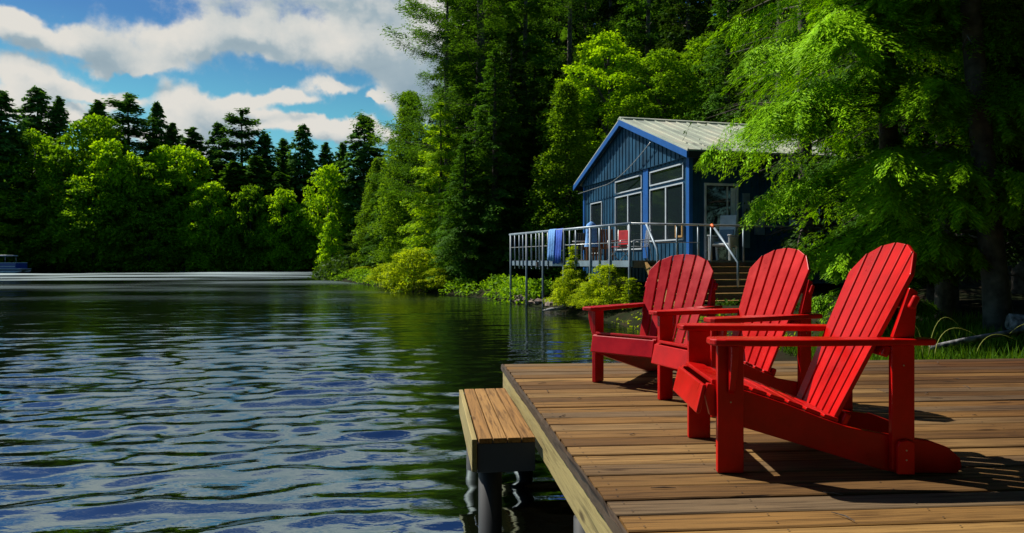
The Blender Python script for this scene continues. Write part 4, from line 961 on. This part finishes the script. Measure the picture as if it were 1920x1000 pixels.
def slat_chair(x, y, rz, mt, label, w_=.5, cush=None):
    e = local('porch_chair', x, y, ZF, rz, label, 'chair')
    for sx in (-1, 1):
        for sy in (-1, 1):
            mb = MB(); mb.bb(sx*w_/2-.025, sx*w_/2+.025, sy*.21-.025, sy*.21+.025, 0, .62 if sx > 0 else .62); mb.build('leg', M[mt], e)
        mb = MB(); mb.bb(-w_/2-.04, w_/2+.04, sx*.24-.04, sx*.24+.04, .62, .65); mb.build('armrest', M[mt], e)
    mb = MB()
    for k2 in range(5): mb.bb(-w_/2+.02+k2*(w_-.04)/5, -w_/2+.02+(k2+.85)*(w_-.04)/5, -.22, .22, .40, .43)
    mb.build('seat', M[mt], e)
    mb = MB()
    for k2 in range(5):
        yy = -.2+k2*.09; Mx = Matrix.Rotation(-.2, 3, 'Y'); mb.box((w_/2-.0+.05, yy+.02, .74), (.02, .065, .62), Mx)
    mb.build('backrest', M[mt], e)
    if cush: mb = MB(); mb.bb(-w_/2+.03, w_/2-.03, -.2, .2, .431, .49); mb.build('cushion', M[cush], e, bevel=.02)
    return e
slat_chair(-1.35, 4.1, 2.2, 'brownwood', 'brown wooden armchair on the porch, left one of two')
slat_chair(-1.5, 2.95, .9, 'brownwood', 'brown wooden armchair on the porch nearest the middle window')
slat_chair(-1.2, 6.0, 1.5, 'blackcloth', 'dark slatted armchair at the far left end of the porch')
# red director chair, wire chair, table
e = local('folding_chair', -1.3, 1.75, ZF, .3, 'folding chair with a red fabric back and thin metal legs', 'chair')
mb = MB(); mb.bb(-.02, .0, -.30, .30, .50, .95); mb.build('backrest', M['redcloth'], e, bevel=.01)
mb = MB(); mb.bb(-.45, -.02, -.28, .28, .42, .44); mb.build('seat', M['redcloth'], e)
for s_ in (-1, 1):
    mb = MB(); mb.tube([(-.45,s_*.3,0),(-.02,s_*.3,.42),(-.01,s_*.3,.98)], .014, 6); mb.build('leg', M['steel'], e, smooth=True)
    mb = MB(); mb.tube([(.0,s_*.3,0),(-.45,s_*.3,.42),(-.45,s_*.3,.62),(.0,s_*.3,.64)], .014, 6); mb.build('leg', M['steel'], e, smooth=True)
e = local('wire_chair', -1.15, .55, ZF, -.2, 'empty metal wire armchair on the porch by the large window', 'chair')
mb = MB()
for k2 in range(7): mb.tube([(-.42,-.24+k2*.08,.42),(0,-.24+k2*.08,.40),(.08,-.24+k2*.08,.9)], .008, 5)
mb.build('seat', M['railpost'], e, smooth=True)
for s_ in (-1, 1):
    mb = MB(); mb.tube([(-.45,s_*.28,0),(-.42,s_*.28,.6),(.05,s_*.28,.62),(.09,s_*.26,.92)], .014, 6); mb.tube([(.12,s_*.28,0),(.02,s_*.28,.6)], .014, 6); mb.build('leg', M['railpost'], e, smooth=True)
mb = MB(); mb.tube([(.09,-.26,.92),(.10,0,.96),(.09,.26,.92)], .014, 6); mb.build('top_rail', M['railpost'], e, smooth=True)
e = local('side_table', -1.55, 5.0, ZF, 0, 'small round table on the porch between the chairs', 'table')
mb = MB(); mb.tube([(0,0,.68),(0,0,.71)], .34, 20); mb.build('tabletop', M['offwhite'], e)
mb = MB(); mb.tube([(0,0,.03),(0,0,.68)], .025, 8); mb.tube([(0,0,0),(0,0,.03)], .2, 14); mb.build('pedestal', M['steel'], e)
# folded white parasol
x, y = edge(.47); e = local('parasol', x+.9, y, ZF, 0, 'closed pale blue grey parasol standing on the porch', 'parasol')
mb = MB(); mb.tube([(0,0,0),(0,0,1.25)], .02, 8); mb.build('pole', M['steel'], e, smooth=True)
mb = MB(); n_ = 16; zs_ = [(.45,.20),(.6,.17),(.9,.15),(1.1,.16),(1.2,.12),(1.28,.02)]
vs = [(r_*(1+.16*(k2 % 2))*math.cos(2*math.pi*k2/n_), r_*(1+.16*(k2 % 2))*math.sin(2*math.pi*k2/n_), z) for z, r_ in zs_ for k2 in range(n_)]
mb.add(vs, [(j*n_+k2, j*n_+(k2+1)%n_, (j+1)*n_+(k2+1)%n_, (j+1)*n_+k2) for j in range(5) for k2 in range(n_)]); mb.build('canopy', M['towel'], e, smooth=True)
# white plastic lounge chair by the door
e = local('patio_chair', .80, -.55, ZF, .65, 'white plastic patio chair with tall back beside the cabin door', 'chair')
mb = MB(); mb.box((.27,0,.92), (.04,.50,.86), Matrix.Rotation(.22, 3, 'Y')); mb.build('backrest', M['offwhite'], e, bevel=.03)
mb = MB(); mb.box((-.02,0,.44), (.56,.54,.05), Matrix.Rotation(.10, 3, 'Y')); mb.build('seat', M['offwhite'], e, bevel=.015)
for s_ in (-1, 1):
    mb = MB(); mb.prism([(-.36,0),(-.22,0),(-.20,.42),(.16,.40),(.22,0),(.34,0),(.26,.66),(-.38,.70)], s_*.30-.03, s_*.30+.03, 'y'); mb.build('side_frame', M['offwhite'], e, bevel=.01)
    mb = MB(); mb.bb(-.40,.26,s_*.30-.05,s_*.30+.05,.70,.74); mb.build('armrest', M['offwhite'], e, bevel=.012)
mb = MB(); mb.box((.19,0,.70),(.05,.42,.42), Matrix.Rotation(.22, 3, 'Y')); mb.bb(-.24,.12,-.22,.22,.47,.54); mb.build('cushion', M['railpost'], e, bevel=.02)
# framed notice on corner
e = local('wooden_frame', -.06, .55, 2.32, 0, 'small empty wooden frame fixed at the corner below the large window', 'frame')
mb = MB(); mb.bb(-.03,.0,-.26,.20,0,.06); mb.bb(-.03,0,-.26,-.2,.06,.42); mb.bb(-.03,0,.14,.20,.06,.42); mb.build('frame', M['tan'], e)
# firewood / boards at porch right
mb = MB()
for k2 in range(4): mb.tube([cab_w(2.2+.1*k2, -.95+.12*k2, ZF+.05+.0*k2), cab_w(4.3+.1*k2, -.9+.12*k2, ZF+.05)], .045, 7)
tag(mb.build('lumber', M['tan'], None, smooth=True), 'loose wooden poles lying on the right end of the porch', 'lumber')
# plastic crate lounge (open boxy chair under deck lamp)

# ------------------------------------------------------------------ pontoon boat
BT = empty('pontoon_boat', (-69.5, 93, 0), R(4), 'blue and white pontoon boat moored under the trees at far left', 'boat')
mb = MB()
for s_ in (-1, 1): mb.tube([(-4.5,s_*.95,.15),(3.6,s_*.95,.15),(4.4,s_*.95,.30)], [.32,.32,.08], 12)
mb.build('pontoons', M['steel'], BT, smooth=True)
mb = MB(); mb.bb(-4.4, 4.3, -1.25, 1.25, .50, .62); mb.build('deck', M['white'], BT, bevel=.02)
mb = MB(); mb.bb(-4.3, 3.7, -1.24, -1.16, .63, 1.35); mb.bb(-4.3, 3.7, 1.16, 1.24, .63, 1.35); mb.bb(3.7, 3.78, -1.24, 1.24, .63, 1.35); mb.build('side_panels', M['boatblue'], BT)
mb = MB(); mb.bb(-4.32, 3.8, -1.27, -1.14, 1.353, 1.42); mb.bb(-4.32, 3.8, 1.14, 1.27, 1.353, 1.42); mb.bb(-4.3, 3.72, -1.256, -1.244, .86, .95); mb.build('railing', M['white'], BT)
mb = MB(); mb.bb(-3.8, 2.6, -1.2, 1.2, 2.25, 2.42); mb.build('canopy', M['white'], BT, bevel=.05)
for x in (-3.6, 2.4):
    for s_ in (-1, 1):
        mb = MB(); mb.tube([(x,s_*1.12,1.42),(x,s_*1.12,2.25)], .03, 6); mb.build('canopy_pole', M['steel'], BT, smooth=True)
print('TRI', sum(len(o.data.polygons) for o in bpy.data.objects if o.type == 'MESH'), 'unique', sum(len(m.polygons) for m in bpy.data.meshes))
